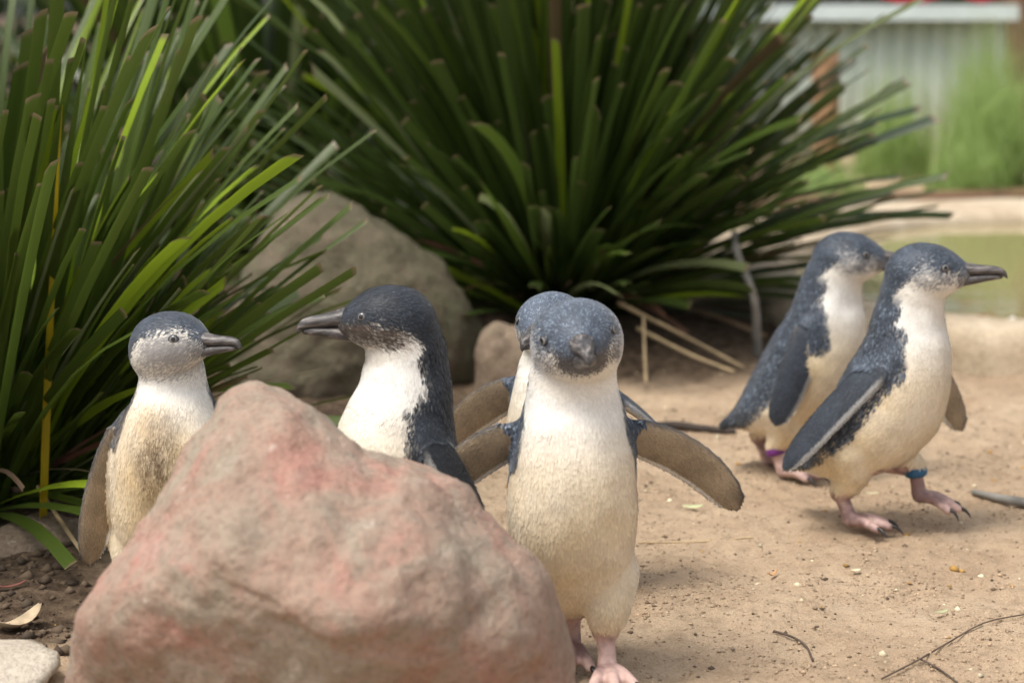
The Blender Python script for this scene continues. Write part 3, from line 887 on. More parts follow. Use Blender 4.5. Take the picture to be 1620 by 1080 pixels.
def small_stone(label, loc, size, rz, seed, mat, cat='stone'):
    u = np.linspace(0, 2 * math.pi, 40, endpoint=False); v = np.linspace(-math.pi / 2, math.pi / 2, 24)
    U, W = np.meshgrid(u, v, indexing='xy')
    P = np.stack([np.cos(W) * np.cos(U), np.cos(W) * np.sin(U), np.sin(W)], -1).reshape(-1, 3)
    P = np.sign(P) * np.abs(P) ** 0.8
    k = 1 + 0.22 * fbm(P, 1.3, seed, 4)
    P = P * k[:, None] * np.array(size)
    me = np_mesh('stone', P, ring_faces(24, 40))
    o = link('stone', me, mat); o.location = loc; o.rotation_euler = (0.1, -0.08, rz)
    return tag(o, label, cat)
small_stone('flat pale stone lying left of the pink rock', (-0.455, 1.545, -0.004), (0.10, 0.05, 0.024), 0.1, 3, M['pale_stone'])
small_stone('small brown stone under the strappy leaves beside the mud stained penguin', (-0.47, 1.93, 0.006), (0.055, 0.035, 0.02), 0.4, 8, M['brown_stone'])
small_stone('small pinkish stone behind the half hidden penguin', (-0.005, 2.72, 0.03), (0.045, 0.04, 0.062), 0.2, 12, M['brown_stone'])

# ------------------------------------------------------------------ pond
def closed_curve(pts, n=140):
    p = np.asarray(pts, float); k = len(p)
    e = np.vstack([p[-2:], p, p[:3]])
    u = np.linspace(0, k, n, endpoint=False); i = u.astype(int) + 2; t = (u - u.astype(int))[:, None]
    p0, p1, p2, p3 = e[i - 1], e[i], e[i + 1], e[i + 2]
    return 0.5 * (2 * p1 + (p2 - p0) * t + (2 * p0 - 5 * p1 + 4 * p2 - p3) * t ** 2 + (3 * p1 - p0 - 3 * p2 + p3) * t ** 3)
POND = [(0.52, 3.62), (0.56, 3.25), (0.70, 3.02), (0.95, 2.96), (1.4, 2.95), (1.9, 3.1), (2.2, 3.7), (2.0, 4.35), (1.5, 4.6), (0.98, 4.55), (0.66, 4.15)]
inner = closed_curve(POND)
nrm2 = np.roll(inner, -1, 0) - np.roll(inner, 1, 0)
nrm2 = np.column_stack([nrm2[:, 1], -nrm2[:, 0]]); nrm2 /= np.linalg.norm(nrm2, axis=1)[:, None]
if ((inner - inner.mean(0)) * nrm2).sum() < 0: nrm2 = -nrm2
wid = np.interp(inner[:, 1], [2.9, 3.2, 3.8, 4.6], [0.115, 0.15, 0.24, 0.34])
prof = [(0.0, -0.03), (0.0, 0.030), (0.06, 0.045), (0.25, 0.050), (0.70, 0.051), (0.90, 0.046), (0.98, 0.034), (1.0, 0.015), (1.02, -0.03)]
rv_ = []
for w_, z_ in prof:
    xy = inner + nrm2 * (wid * w_)[:, None]
    p3_ = np.column_stack([xy, np.full(len(xy), z_ * (1.3 if z_ > 0 else 1))])
    nz_ = fbm(p3_, 14, 31, 4)
    p3_[:, :2] += nrm2 * (0.010 * nz_)[:, None]; p3_[:, 2] += 0.004 * fbm(p3_, 22, 37, 3) * (z_ > 0)
    rv_.append(p3_)
rv_ = np.array(rv_); kk_, nn_ = rv_.shape[:2]
fr = [(i * nn_ + j, i * nn_ + (j + 1) % nn_, (i + 1) * nn_ + (j + 1) % nn_, (i + 1) * nn_ + j) for i in range(kk_ - 1) for j in range(nn_)]
stone_mat('pond_concrete', [(0.46, 0.36, 0.25), (0.56, 0.455, 0.33), (0.62, 0.52, 0.39), (0.66, 0.56, 0.44)], (0.40, 0.32, 0.22), 7, speck=(0.6, 0.52, 0.42))
rim = link('pond_rim', np_mesh('pond_rim', rv_.reshape(-1, 3), fr), M['pond_concrete'])
tag(rim, 'low sand coloured concrete rim around the pond', 'pond rim')
m, nt, bs = new_mat('pond_water')
bs.inputs['Base Color'].default_value = (0.27, 0.225, 0.11, 1)
bs.inputs['Roughness'].default_value = 0.04
bs.inputs['IOR'].default_value = 1.33
bump(nt, bs, noise(nt, scaled(nt, tc(nt), (1, 1.6, 1)), 9, 3, 0.5), 0.10, 0.01)
wv = np.column_stack([inner + nrm2 * 0.015, np.full(len(inner), 0.034)])
water = link('water', np_mesh('water', wv, [tuple(range(len(wv)))], False), m)
tag(water, kind='structure')

# ------------------------------------------------------------------ back wall, post and what stands beyond
def boxv(lo, hi):
    v = [(x, y, z) for x in (lo[0], hi[0]) for y in (lo[1], hi[1]) for z in (lo[2], hi[2])]
    return np.array(v), [(0, 1, 3, 2), (4, 6, 7, 5), (0, 4, 5, 1), (2, 3, 7, 6), (0, 2, 6, 4), (1, 5, 7, 3)]
wall_e = empty('corrugated_wall', (0, 6.6, 0))
xs = np.arange(-1.2, 1.642, 0.006)
yw = 0.011 * np.sin(xs * 2 * math.pi / 0.062)
cv = np.concatenate([np.column_stack([xs, yw, np.full_like(xs, -0.02)]), np.column_stack([xs, yw, np.full_like(xs, 0.492)]),
                     np.column_stack([xs, yw + 0.002, np.full_like(xs, 0.492)]), np.column_stack([xs, yw + 0.002, np.full_like(xs, -0.02)])])
n_ = len(xs)
cf_ = [(r * n_ + i, r * n_ + i + 1, ((r + 1) % 4) * n_ + i + 1, ((r + 1) % 4) * n_ + i) for r in range(4) for i in range(n_ - 1)]
m, nt, bs = new_mat('painted_iron')
c = ramp(nt, noise(nt, tc(nt), 6, 5, 0.6), [(0.3, (0.52, 0.58, 0.49)), (0.7, (0.62, 0.68, 0.59))])
nt.links.new(c, bs.inputs['Base Color']); bs.inputs['Roughness'].default_value = 0.45
link('sheet', np_mesh('sheet', cv, cf_), m, wall_e)
mat_simple('ledge_paint', (0.62, 0.70, 0.69), 0.5, nscale=8, var=0.1)
bagl = Bag().add(boxv((-1.22, -0.10, 0.494), (1.655, 0.12, 0.545))); link('ledge', bagl.mesh('ledge', False), M['ledge_paint'], wall_e)
tag(wall_e, 'pale green corrugated iron wall with a white ledge behind the pond', 'wall')

mat_simple('timber', (0.33, 0.19, 0.10), 0.85, nscale=14, var=0.3, bmp=0.4)
mat_simple('dark_timber', (0.16, 0.095, 0.055), 0.9, nscale=14, var=0.35, bmp=0.4)
def post(label, x, y, w, h, mat):
    hw = w / 2
    pts = catmull([(x, y, -0.05), (x + 0.003, y, h * 0.5), (x, y, h)], 12)
    v, f = tube(pts, hw, hw, m=18, round_ends=False)
    v = v + (0.05 * hw * fbm(v, 40, 3, 3))[:, None] * np.array((1, 1, 0))
    o = link('post', np_mesh('post', v, f), mat); return tag(o, label, 'post')
post('round orange brown timber post before the corrugated wall', (1305 - 810) / 3150 * 6.1, 6.1, 0.085, 0.40, M['timber'])
post('tall dark brown post at the end of the corrugated wall', (1618 - 810) / 3150 * 6.9, 6.9, 0.14, 1.6, M['dark_timber'])
mat_simple('red_cloth', (0.50, 0.012, 0.035), 0.8, nscale=12, var=0.25)
for px, w_, lab in ((1440, 0.14, 'wide red bag standing on the wall ledge'), (1552, 0.06, 'narrow red bag standing on the wall ledge')):
    x_ = (px - 810) / 3150 * 6.62
    v, f = tube(catmull([(x_ - w_ / 2, 6.62, 0.60), (x_, 6.62, 0.603), (x_ + w_ / 2, 6.62, 0.60)], 14), np.interp(np.linspace(0, 1, 14), [0, 0.15, 0.85, 1], [0.04, 0.054, 0.054, 0.04]), 0.045, hint=(0, 1, 0), m=16)
    tag(link('bag', np_mesh('bag', v, f), M['red_cloth']), lab, 'bag')

def leaf_cloud(n, fn, size, seed):
    """n small leaf quads at random places given by fn(rng, n)"""
    rng = np.random.default_rng(seed)
    P = fn(rng, n)
    a = rng.normal(size=(n, 3)); a /= np.linalg.norm(a, axis=1)[:, None]
    b = np.cross(a, rng.normal(size=(n, 3))); b /= np.linalg.norm(b, axis=1)[:, None]
    L = size * rng.uniform(0.6, 1.3, n)[:, None]; W = L * 0.32
    V = np.stack([P - a * L, P + b * W, P + a * L, P - b * W], 1).reshape(-1, 3)
    return V, np.arange(4 * n).reshape(-1, 4)
def foliage_mat(name, c0, c1, c2, sc=3.0, trans=0.25):
    m, nt, bs = new_mat(name)
    c = ramp(nt, noise(nt, tc(nt), sc, 5, 0.7), [(0.3, c0), (0.5, c1), (0.7, c2)])
    nt.links.new(c, bs.inputs['Base Color']); bs.inputs['Roughness'].default_value = 0.5
    tr = nt.nodes.new('ShaderNodeBsdfTranslucent'); nt.links.new(c, tr.inputs['Color'])
    mx = nt.nodes.new('ShaderNodeMixShader'); mx.inputs[0].default_value = trans
    nt.links.new(bs.outputs[0], mx.inputs[1]); nt.links.new(tr.outputs[0], mx.inputs[2])
    nt.links.new(mx.outputs[0], nt.nodes['Material Output'].inputs['Surface'])
    M[name] = m; return m
foliage_mat('hedge_leaf', (0.018, 0.035, 0.010), (0.035, 0.065, 0.018), (0.07, 0.11, 0.03))
hedge = empty('hedge', (0, 8.6, 0))
v, f = leaf_cloud(26000, lambda r, n: np.column_stack([r.uniform(-6, 6, n), np.clip(r.normal(0, 0.35, n), -1, 1), r.uniform(0, 1, n) ** 0.8 * 3.2]), 0.075, 2)
hl = link('foliage', np_mesh('foliage', v, f, False), M['hedge_leaf'], hedge); hl['kind'] = 'stuff'
rg_ = random.Random(4)
for i in range(14):
    x_ = -5.6 + i * 0.85 + rg_.uniform(-0.2, 0.2)
    v, f = tube(catmull([(x_, 0, -0.05), (x_ + rg_.uniform(-0.1, 0.1), 0.05, 1.2), (x_ + rg_.uniform(-0.2, 0.2), 0, 2.6)], 10), np.linspace(0.06, 0.02, 10), m=10)
    link('trunk', np_mesh('trunk', v, f), M['dark_timber'], hedge)
tag(hedge, 'dense dark green hedge beyond the corrugated wall', 'hedge')

# ------------------------------------------------------------------ strap leaved plants
def leaf_mat(name, trans):
    m, nt, bs = new_mat(name)
    at2 = nd(nt, 'ShaderNodeAttribute', attribute_name='Col')      # r across, g along, b cut end
    oi = nt.nodes.new('ShaderNodeObjectInfo')
    sp_ = nt.nodes.new('ShaderNodeSeparateColor'); nt.links.new(at2.outputs['Color'], sp_.inputs[0])
    cb_ = nt.nodes.new('ShaderNodeCombineXYZ')
    m1 = nd(nt, 'ShaderNodeMath', operation='MULTIPLY_ADD'); nt.links.new(oi.outputs['Random'], m1.inputs[0]); m1.inputs[1].default_value = 50; nt.links.new(sp_.outputs[0], m1.inputs[2])
    nt.links.new(m1.outputs[0], cb_.inputs[0]); nt.links.new(sp_.outputs[1], cb_.inputs[1])
    st = noise(nt, scaled(nt, cb_.outputs[0], (26, 1.2, 1)), 1.0, 3, 0.6)
    bl = noise(nt, scaled(nt, cb_.outputs[0], (1.5, 9, 1)), 1.0, 5, 0.7)
    c = mixc(nt, 0.7, oi.outputs['Color'], ramp(nt, st, [(0.3, (0.55, 0.58, 0.5)), (0.7, (1, 1, 1))]), 'MULTIPLY')
    c = mixc(nt, ramp(nt, bl, [(0.60, (0, 0, 0)), (0.74, (0.55, 0.55, 0.55))]), c, (0.12, 0.10, 0.045))
    c = mixc(nt, ramp(nt, sp_.outputs[1], [(0.986, (0, 0, 0)), (0.996, (0.9, 0.9, 0.9))]), c, (0.20, 0.15, 0.09))
    nt.links.new(c, bs.inputs['Base Color'])
    bs.inputs['Roughness'].default_value = 0.36
    bs.inputs['Specular IOR Level'].default_value = 0.5
    bump(nt, bs, st, 0.35, 0.001)
    tr = nt.nodes.new('ShaderNodeBsdfTranslucent'); nt.links.new(c, tr.inputs['Color'])
    mx = nt.nodes.new('ShaderNodeMixShader'); mx.inputs[0].default_value = trans
    nt.links.new(bs.outputs[0], mx.inputs[1]); nt.links.new(tr.outputs[0], mx.inputs[2])
    nt.links.new(mx.outputs[0], nt.nodes['Material Output'].inputs['Surface'])
    return m
LEAF = leaf_mat('strap_leaf', 0.36)

def blade_data(L, W, droop, cut, rnd, fold=0.25, n=9, twist=0.0):
    """blade growing up +z, bending towards +x; returns verts, faces, attr"""
    V, A = [], []
    ts = [i / n for i in range(n)] + [0.985, 1.0]
    n += 1
    for i, t in enumerate(ts):
        ang = droop * t ** 1.6
        if i == 0: p = np.zeros(3)
        else: p = p + np.array((math.sin(ang), 0, math.cos(ang))) * L * (t - ts[i - 1])
        w = W * (0.75 + 0.25 * min(1, t * 4))
        if not cut: w *= max(0.03, 1 - max(0, (t - 0.55) / 0.45) ** 1.5)
        nrm = np.array((math.cos(ang), 0, -math.sin(ang)))
        tw = twist * t
        side = np.array((0, math.cos(tw), 0)) + nrm * math.sin(tw)
        nn = nrm * math.cos(tw) - np.array((0, math.sin(tw), 0))
        for s_, u in ((-1, 0.0), (0, 0.5), (1, 1.0)):
            q = p + side * s_ * w / 2 + nn * (-fold * w / 2 * (0 if s_ else 1))
            if cut and i >= n - 1: q = q + np.array((math.sin(ang), 0, math.cos(ang))) * (s_ * cut * W + (rnd.uniform(-0.12, 0.12) * W if i == n else 0))
            V.append(q); A.append((u, t if (cut or t < 0.97) else 1.0, 0))
    F = []
    for i in range(n):
        for j in range(2):
            a = i * 3 + j
            F.append((a, a + 1, a + 4, a + 3))
    return np.array(V), F, np.array(A)

rb = random.Random(9)
BLADES = []
for k in range(26):
    cut = 0.0 if k % 4 == 3 else rb.choice([-0.35, -0.15, 0.1, 0.25, 0.4])
    if cut == 0.0 and k % 4 != 3: cut = 0.1
    v, f, a = blade_data(1.0, 0.034, rb.uniform(0.05, 0.55), cut, rb, rb.uniform(0.15, 0.5), 9, rb.uniform(-0.7, 0.7))
    me = np_mesh('leaf', v, f, True, a); me.materials.append(LEAF); BLADES.append(me)

def pick_col(r, bright=0.15):
    u = r.random()
    if u < bright: c = (0.27, 0.38, 0.025)
    elif u < bright + 0.13: c = (0.22, 0.26, 0.12)
    elif u < bright + 0.19: c = (0.11, 0.08, 0.042)
    else: c = (0.072, 0.115, 0.018)
    k = r.uniform(0.6, 1.45)
    return (c[0] * k, c[1] * k, c[2] * k, 1)

def leaf_at(parent, base, az, tilt, length, width, me, col, roll=0.0):
    o = bpy.data.objects.new('leaf', me); COL.objects.link(o)
    o.parent = parent
    o.location = base
    o.rotation_euler = (Matrix.Rotation(az, 3, 'Z') @ Matrix.Rotation(tilt, 3, 'Y') @ Matrix.Rotation(roll, 3, 'Z')).to_euler()
    o.scale = (length, width, length)
    o.color = col
    return o

def strap_plant(label, loc, n, lens, rad, tilt_fn, seed, bright, wid_=(0.55, 1.05), extra=(), dead=14, mass=0, reach=9.0, mass_col=(0.048, 0.078, 0.016, 1)):
    r = random.Random(seed)
    root = empty('strap_leaf_plant', loc)
    tag(root, label, 'plant', 'clumps of strap leaved plants')
    for i in range(n):
        az = r.uniform(0, 2 * math.pi)
        tilt = tilt_fn(r, az)
        rr_ = rad * math.sqrt(r.random())
        base = (rr_ * math.cos(az), rr_ * math.sin(az), -0.01)
        L = r.uniform(*lens) * (1.16 - 0.40 * min(1, tilt / 1.1))
        while base[0] + L * math.sin(min(1.5, tilt + 0.25)) * math.cos(az) > reach: L *= 0.88
        leaf_at(root, base, az + r.uniform(-0.3, 0.3), tilt, L, r.uniform(*wid_), r.choice(BLADES), pick_col(r, bright), r.uniform(-0.5, 0.5))
    if mass:                                                           # the leaves past those one can pick apart
        Vs, Fs, As, n0 = [], [], [], 0
        for i in range(mass):
            az = r.uniform(0, 2 * math.pi); tilt = tilt_fn(r, az); rr_ = rad * math.sqrt(r.random())
            L = r.uniform(*lens) * (1.08 - 0.40 * min(1, tilt / 1.1))
            v, f, a = blade_data(L, 0.034 * r.uniform(*wid_), r.uniform(0.05, 0.5), r.choice([-0.3, 0.1, 0.3]), r, r.uniform(0.15, 0.5), 6, r.uniform(-0.7, 0.7))
            mt = np.array(Matrix.Rotation(az + r.uniform(-0.3, 0.3), 3, 'Z') @ Matrix.Rotation(tilt, 3, 'Y') @ Matrix.Rotation(r.uniform(-0.5, 0.5), 3, 'Z'))
            Vs.append(v @ mt.T + np.array((rr_ * math.cos(az), rr_ * math.sin(az), -0.01))); Fs += [tuple(q + n0 for q in x) for x in f]; n0 += len(v)
            a[:, 0] += i * 3.7; As.append(a)
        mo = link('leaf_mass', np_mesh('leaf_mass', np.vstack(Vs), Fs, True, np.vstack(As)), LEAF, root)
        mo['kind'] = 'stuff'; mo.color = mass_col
    for az, tilt, L, w, k, col in extra:
        leaf_at(root, (0, 0, 0.0), az, tilt, L, w, BLADES[k], (*col, 1))
    for i in range(dead):                                              # dry leaves hanging round the foot
        az = r.uniform(-math.pi, 0.3); tl = r.uniform(1.0, 1.6)
        o = leaf_at(root, (rad * math.cos(az), rad * math.sin(az), 0.03), az, tl, r.uniform(0.15, 0.34), r.uniform(0.10, 0.28), r.choice(BLADES), (0.33 * r.uniform(0.6, 1.1), 0.23 * r.uniform(0.6, 1.1), 0.12, 1), r.uniform(-1, 1))
        o.name = 'dead_leaf'
    return root

def tilt_mid(r, az):
    return abs(r.gauss(0, 1)) * 0.48 + 0.06 if r.random() < 0.72 else r.uniform(0.7, 1.25)
mz = float(ground_z(0.08, 3.25)[0])
strap_plant('wide dark clump of strap leaves with clipped tips behind the penguins', (0.08, 3.25, mz), 284, (0.46, 0.84), 0.085, tilt_mid, 3, 0.14, (0.24, 0.58), mass=700,
    extra=[(R(-4), 1.10, 0.66, 0.8, 2, (0.05, 0.09, 0.03)), (R(-8), 0.98, 0.68, 0.8, 5, (0.05, 0.08, 0.04)), (R(2), 0.86, 0.68, 0.85, 6, (0.05, 0.085, 0.035)), (R(-3), 1.32, 0.66, 0.6, 3, (0.18, 0.27, 0.03))], dead=30)
def tilt_left(r, az):
    c_ = math.cos(az)
    return abs(r.gauss(0.0, 1)) * 0.34 + 0.05 + (0.25 * r.random() if c_ > 0 else 0) if r.random() < 0.82 else r.uniform(0.6, 1.3)
lz = float(ground_z(-0.56, 2.12)[0])
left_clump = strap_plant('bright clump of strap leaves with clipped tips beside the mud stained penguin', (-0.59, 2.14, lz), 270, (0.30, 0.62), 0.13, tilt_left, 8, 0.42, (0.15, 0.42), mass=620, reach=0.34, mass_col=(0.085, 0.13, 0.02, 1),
    extra=[(R(-50), 0.41, 0.48, 0.45, 7, (0.50, 0.34, 0.012)), (R(-5), 1.05, 0.38, 0.45, 4, (0.20, 0.29, 0.03)), (R(-8), 1.28, 0.44, 0.4, 5, (0.16, 0.22, 0.05)), (R(-20), 1.38, 0.40, 0.4, 6, (0.12, 0.2, 0.05)), (R(-14), 0.9, 0.36, 0.4, 8, (0.17, 0.26, 0.03))], dead=16)
leaf_at(left_clump, (0.13, -0.19, -0.02), R(-50), 0.06, 0.45, 0.42, BLADES[7], (0.56, 0.40, 0.012, 1), 0.4)['label'] = 'yellowed leaf'
hz = float(ground_z(-0.35, 4.4)[0])
strap_plant('distant clump of strap leaves between the two larger clumps', (-0.55, 4.3, hz), 150, (0.6, 1.1), 0.14, tilt_mid, 21, 0.05, (0.6, 1.0), dead=0, mass=250)

# soft green grass tussocks by the wall
GR = foliage_mat('grass_blade', (0.27, 0.38, 0.11), (0.35, 0.47, 0.16), (0.44, 0.54, 0.24), 8, 0.55)
def tussock(label, loc, n, h, rad, seed):
    rng = np.random.default_rng(seed)
    V, F = [], []
    for i in range(n):
        az = rng.uniform(0, 2 * math.pi); til = abs(rng.normal(0, 0.75)); L = h * rng.uniform(0.35, 1.2); rr_ = rad * math.sqrt(rng.random())
        b0 = np.array((rr_ * math.cos(az * 3.1), rr_ * math.sin(az * 3.1), 0))
        dr = np.array((math.cos(az), math.sin(az), 0)); sd = np.array((-math.sin(az), math.cos(az), 0)) * 0.003
        p = b0; k = len(V)
        for j in range(5):
            a_ = til * (0.4 + j * 0.42)
            V += [p - sd * (1 - j / 4.4), p + sd * (1 - j / 4.4)]
            p = p + (dr * math.sin(a_) + np.array((0, 0, math.cos(a_)))) * L / 4
        F += [(k + 2 * j, k + 2 * j + 1, k + 2 * j + 3, k + 2 * j + 2) for j in range(4)]
    root = empty('grass_tussock', loc)
    o = link('blades', np_mesh('blades', np.array(V), np.array(F)), M['grass_blade'], root); o['kind'] = 'stuff'
    v, f = tube([(0, 0, -0.02), (0, 0, 0.02), (0, 0, 0.05)], [rad * 0.8, rad * 0.7, rad * 0.2], m=16)
    link('crown', np_mesh('crown', v, f), M['grass_blade'], root)
    return tag(root, label, 'grass', 'grass tussocks by the wall')
for x_, y_, h_, n__, sd_, lab in ((1.36, 5.75, 0.40, 620, 1, 'tall pale green grass tussock before the corrugated wall'), (1.58, 5.55, 0.42, 620, 2, 'green grass tussock beside the tall dark post'),
                             (1.14, 5.95, 0.32, 450, 3, 'short grass tussock near the orange brown post'), (0.86, 5.5, 0.12, 400, 4, 'low grass tuft beyond the pond rim'),
                             (1.47, 6.1, 0.44, 620, 5, 'tallest grass tussock, close against the corrugated wall'), (1.25, 5.45, 0.22, 450, 6, 'low spreading grass tussock beside the fallen branch'),
                             (1.50, 5.35, 0.26, 450, 7, 'small grass tussock between the fallen branch and tall tussocks')):
    tussock(lab, (x_, y_, float(ground_z(x_, y_)[0])), n__, h_, 0.12, sd_)

# ------------------------------------------------------------------ sticks, leaves and crumbs on the ground
def stick(name, label, cat, pts, r0, r1, mat, group=None, seed=0):
    p = catmull(pts, 16)
    v, f = tube(p, np.linspace(r0, r1, 16), m=8)
    o = link(name, np_mesh(name, v, f), mat)
    return tag(o, label, cat, group)
mat_simple('twig_bark', (0.10, 0.07, 0.05), 0.85, nscale=60, var=0.4)
mat_simple('grey_bark', (0.20, 0.19, 0.17), 0.8, nscale=40, var=0.35, bmp=0.4)
mat_simple('straw', (0.46, 0.34, 0.19), 0.75, nscale=60, var=0.3)
mat_simple('dark_root', (0.055, 0.042, 0.034), 0.9, nscale=30, var=0.4, bmp=0.4)
def gpt(px, py, dz=0.0):
    """ground point under a photo pixel"""
    d = 3150 * CAM_H / (py - 20)
    x = (px - 810) / 3150 * d
    return (x, d, float(ground_z(x, d)[0]) + dz)
stick('leaning_stick', 'bare grey stick leaning up into the wide dark clump', 'stick', [gpt(1198, 575), (0.355, 2.92, 0.10), (0.335, 2.95, 0.16), (0.332, 2.97, 0.19)], 0.007, 0.005, M['grey_bark'])
stick('root', 'dark root lying on the sand behind the half hidden penguin', 'root', [gpt(1000, 690, 0.004), gpt(1060, 678, 0.006), gpt(1110, 680, 0.004), gpt(1160, 682, 0.003)], 0.006, 0.004, M['dark_root'])
stick('fallen_branch', 'long brown fallen branch lying beyond the pond rim', 'branch', [gpt(1150, 345, 0.02), gpt(1330, 333, 0.02), gpt(1480, 328, 0.02), gpt(1660, 326, 0.02)], 0.016, 0.022, M['dark_timber'])
stick('twig', 'grey twig end lying right of the lifted foot', 'twig', [gpt(1540, 782, 0.004), gpt(1585, 793, 0.005), gpt(1640, 800, 0.006)], 0.003, 0.006, M['grey_bark'])
stick('twig', 'thin straight stem lying across the sand below the spread flipper', 'twig', [gpt(1010, 860, 0.002), gpt(1100, 855, 0.002), gpt(1190, 851, 0.002)], 0.0009, 0.0007, M['straw'])
stick('twig', 'short curved brown twig alone on the open sand', 'twig', [gpt(1225, 1002, 0.002), gpt(1255, 1010, 0.003), gpt(1275, 1022, 0.002), gpt(1286, 1036, 0.001)], 0.0011, 0.0010, M['twig_bark'])
stick('twig', 'long thin bent twig at the open sand edge', 'twig', [gpt(1395, 1075, 0.002), gpt(1450, 1050, 0.003), gpt(1500, 1012, 0.003), gpt(1560, 990, 0.003), gpt(1640, 975, 0.003)], 0.0008, 0.0006, M['twig_bark'])
stick('twig', 'forked side twig beside the long bent twig', 'twig', [gpt(1452, 1043, 0.003), gpt(1480, 1052, 0.003), gpt(1515, 1078, 0.002)], 0.0010, 0.0008, M['twig_bark'])
STALK_LABELS = ['longest thick straw stalk lying from the dark clump towards the walking pair', 'thick straw stalk lying parallel below the longest one',
    'straw stalk on dark soil left of the mud stained penguin', 'straw stalk leaning behind the lowered flipper of the mud stained penguin', 'thin upright straw stalk at the foot of the dark clump']
for i, pp in enumerate(([(980, 480), (1080, 530), (1175, 590)], [(1010, 520), (1090, 560), (1160, 600)], [(60, 770), (100, 830), (140, 890)], [(120, 690), (160, 740), (215, 820)], [(1018, 500), (1020, 560), (1022, 612)])):
    hs = [0.09, 0.04, 0.004]
    pts = []
    base = gpt(*pp[2])
    for (px, py), hh_ in zip(pp, hs):
        d = base[1] + hh_ * 1.2
        pts.append(at(px, py, d) if hh_ > 0.01 else base)
    pts = [(p[0], p[1], max(p[2], float(ground_z(p[0], p[1])[0]) + 0.003)) for p in pts]
    stick('dry_stalk', STALK_LABELS[i], 'stalk', pts, 0.0035 if i < 2 else 0.002, 0.0022, M['straw'], 'dry stalks at the foot of the clumps')

def flat_leaf(label, px, py, L, W, rz, col, curl, group=None, name='fallen_leaf'):
    x, y, z = gpt(px, py)
    V = []; n = 8
    for i in range(n + 1):
        t = i / n
        w = W * math.sin(math.pi * min(0.97, t * 0.94 + 0.03)) ** 0.7
        for s_ in (-1, 0, 1):
            V.append((L * (t - 0.5), s_ * w / 2, curl * ((t - 0.5) ** 2 * 4 * L * 0.3 + abs(s_) * w * 0.25) + 0.002))
    F = [(i * 3 + j, i * 3 + j + 1, i * 3 + j + 4, i * 3 + j + 3) for i in range(n) for j in range(2)]
    key = 'leaf_%d_%d_%d' % tuple(int(q * 100) for q in col)
    mt = M.get(key) or mat_simple(key, col, 0.7, nscale=90, var=0.25)
    o = link(name, np_mesh(name, V, F), mt)
    o.location = (x, y, z + 0.001); o.rotation_euler = (random.Random(px).uniform(-.15, .15), 0, rz)
    md = o.modifiers.new('thick', 'SOLIDIFY'); md.thickness = 0.0006
    return tag(o, label, 'leaf', group)
flat_leaf('broad tan dry leaf beside the flat pale stone', 28, 1000, 0.055, 0.022, 1.0, (0.44, 0.34, 0.22), 0.8)
flat_leaf('curled brown dry leaf against the bright clump', 40, 815, 0.05, 0.026, 1.3, (0.17, 0.11, 0.07), 1.2)
flat_leaf('narrow reddish leaf on the dark soil', 14, 945, 0.032, 0.006, 0.5, (0.30, 0.10, 0.08), 0.4)
flat_leaf('pale green scrap of leaf under the spread flipper', 1096, 804, 0.022, 0.010, 0.1, (0.55, 0.58, 0.32), 0.3)
flat_leaf('small white scrap between the two foreground twigs and the walking pair', 1354, 910, 0.010, 0.006, 0.4, (0.68, 0.62, 0.42), 0.3)
flat_leaf('long pale scrap behind the lifted foot', 1380, 781, 0.016, 0.006, 0.15, (0.60, 0.52, 0.33), 0.2)
flat_leaf('pale green bark chip near the long bent twig', 1490, 968, 0.016, 0.006, 0.6, (0.42, 0.42, 0.24), 0.3)
flat_leaf('curled orange scrap on the open sand', 1222, 907, 0.016, 0.004, 0.9, (0.52, 0.28, 0.12), 0.8)

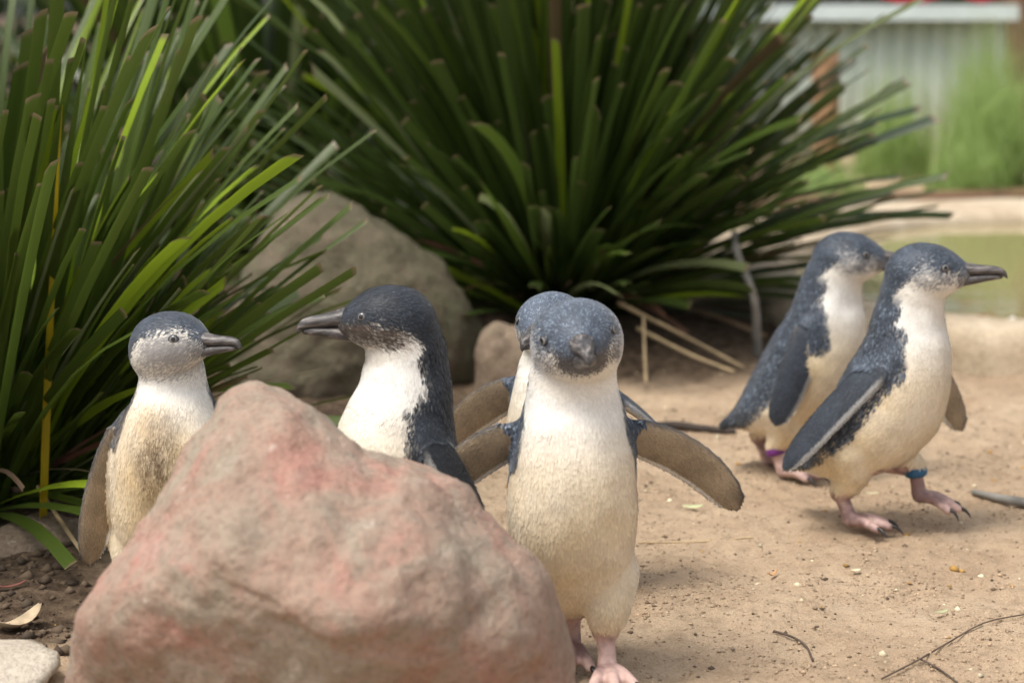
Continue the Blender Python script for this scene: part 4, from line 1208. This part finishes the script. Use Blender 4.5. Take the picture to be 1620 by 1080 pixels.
# crumbs, grit and seeds: far too many to count
def grit(name, n, size, col, seed, region, mat_rough=0.9, dens=None):
    rng = np.random.default_rng(seed)
    x = rng.uniform(region[0], region[1], n * 3); y = rng.uniform(region[2], region[3], n * 3)
    cl = fbm(np.column_stack([x, y, x * 0]), 7, seed, 3)
    keep = np.nonzero(rng.random(n * 3) < 0.18 + 0.5 * sstep(-0.1, 0.6, cl))[0][:n]
    x, y = x[keep], y[keep]; n = len(x)
    s_ = np.minimum(size * np.exp(rng.normal(0, 0.62, n)), size * 3.2)
    z = ground_z(x, y) + s_ * 0.12
    base = np.array([(1, 0, 0), (-1, 0, 0), (0, 1, 0), (0, -1, 0), (0, 0, 1), (0, 0, -1)], float)
    fc_ = np.array([(0, 2, 4), (2, 1, 4), (1, 3, 4), (3, 0, 4), (2, 0, 5), (1, 2, 5), (3, 1, 5), (0, 3, 5)])
    q = base[None] * rng.uniform(0.5, 1.3, (n, 6, 1)) * s_[:, None, None] * np.array((1, 1, 0.65))
    a = rng.uniform(0, math.pi, n); ca, sa = np.cos(a)[:, None], np.sin(a)[:, None]
    q = np.stack([q[..., 0] * ca - q[..., 1] * sa, q[..., 0] * sa + q[..., 1] * ca, q[..., 2]], -1) + np.stack([x, y, z], -1)[:, None]
    F = (fc_[None] + (np.arange(n) * 6)[:, None, None]).reshape(-1, 3)
    k = np.repeat(rng.uniform(0.55, 1.3, n), 6)[:, None]
    me = np_mesh(name, q.reshape(-1, 3), F, True, np.clip(np.array(col) * k, 0, 0.85))
    m = M.get('grit')
    if not m:
        m, nt, bs = new_mat('grit'); at3 = nd(nt, 'ShaderNodeAttribute', attribute_name='Col')
        nt.links.new(at3.outputs['Color'], bs.inputs['Base Color']); bs.inputs['Roughness'].default_value = 0.9; M['grit'] = m
    return tag(link(name, me, m), kind='stuff')
tag(grit('grit', 2400, 0.0011, (0.12, 0.08, 0.05), 5, (-0.1, 0.85, 1.5, 2.9)), 'dark brown crumbs of soil scattered over the sand', 'grit')
tag(grit('sand_crumbs', 42000, 0.0008, (0.40, 0.29, 0.19), 6, (-0.3, 0.85, 1.5, 2.6)), 'small clods of sand lying over the ground', 'sand')
tag(grit('pale_crumbs', 420, 0.0015, (0.66, 0.58, 0.40), 7, (-0.1, 0.85, 1.5, 2.9)), 'pale seed husks scattered over the sand', 'husks')
tag(grit('seeds', 200, 0.0019, (0.42, 0.24, 0.06), 8, (-0.55, 0.8, 1.5, 2.4)), 'small ochre seeds scattered on the ground', 'seeds')
tag(grit('soil_litter', 3500, 0.0030, (0.10, 0.068, 0.042), 9, (-0.85, -0.25, 1.55, 2.4)), 'dark soil crumbs and litter below the bright clump', 'litter')

mat_simple('white_feather', (0.85, 0.85, 0.83), 0.5)
_t = np.linspace(0, 1, 9); _w = 0.012 * np.sin(math.pi * np.clip(_t, 0.05, 0.97)) ** 0.6
_V = [(0.045 * (t - 0.5), k * w, 0.006 * (2 * t - 1) ** 2 + (0.003 if k == 0 else 0.0)) for t, w in zip(_t, _w) for k in (-1, 0, 1)]
_o = link('feather', np_mesh('feather', _V, [(i * 3 + j, i * 3 + j + 1, i * 3 + j + 4, i * 3 + j + 3) for i in range(8) for j in range(2)]), M['white_feather'])
_o.location = (0.765, 3.12, 0.0345); _o.rotation_euler = (0, 0, 0.1)
_o.modifiers.new('thick', 'SOLIDIFY').thickness = 0.0012
tag(_o, 'white feather floating on the pond water', 'feather')
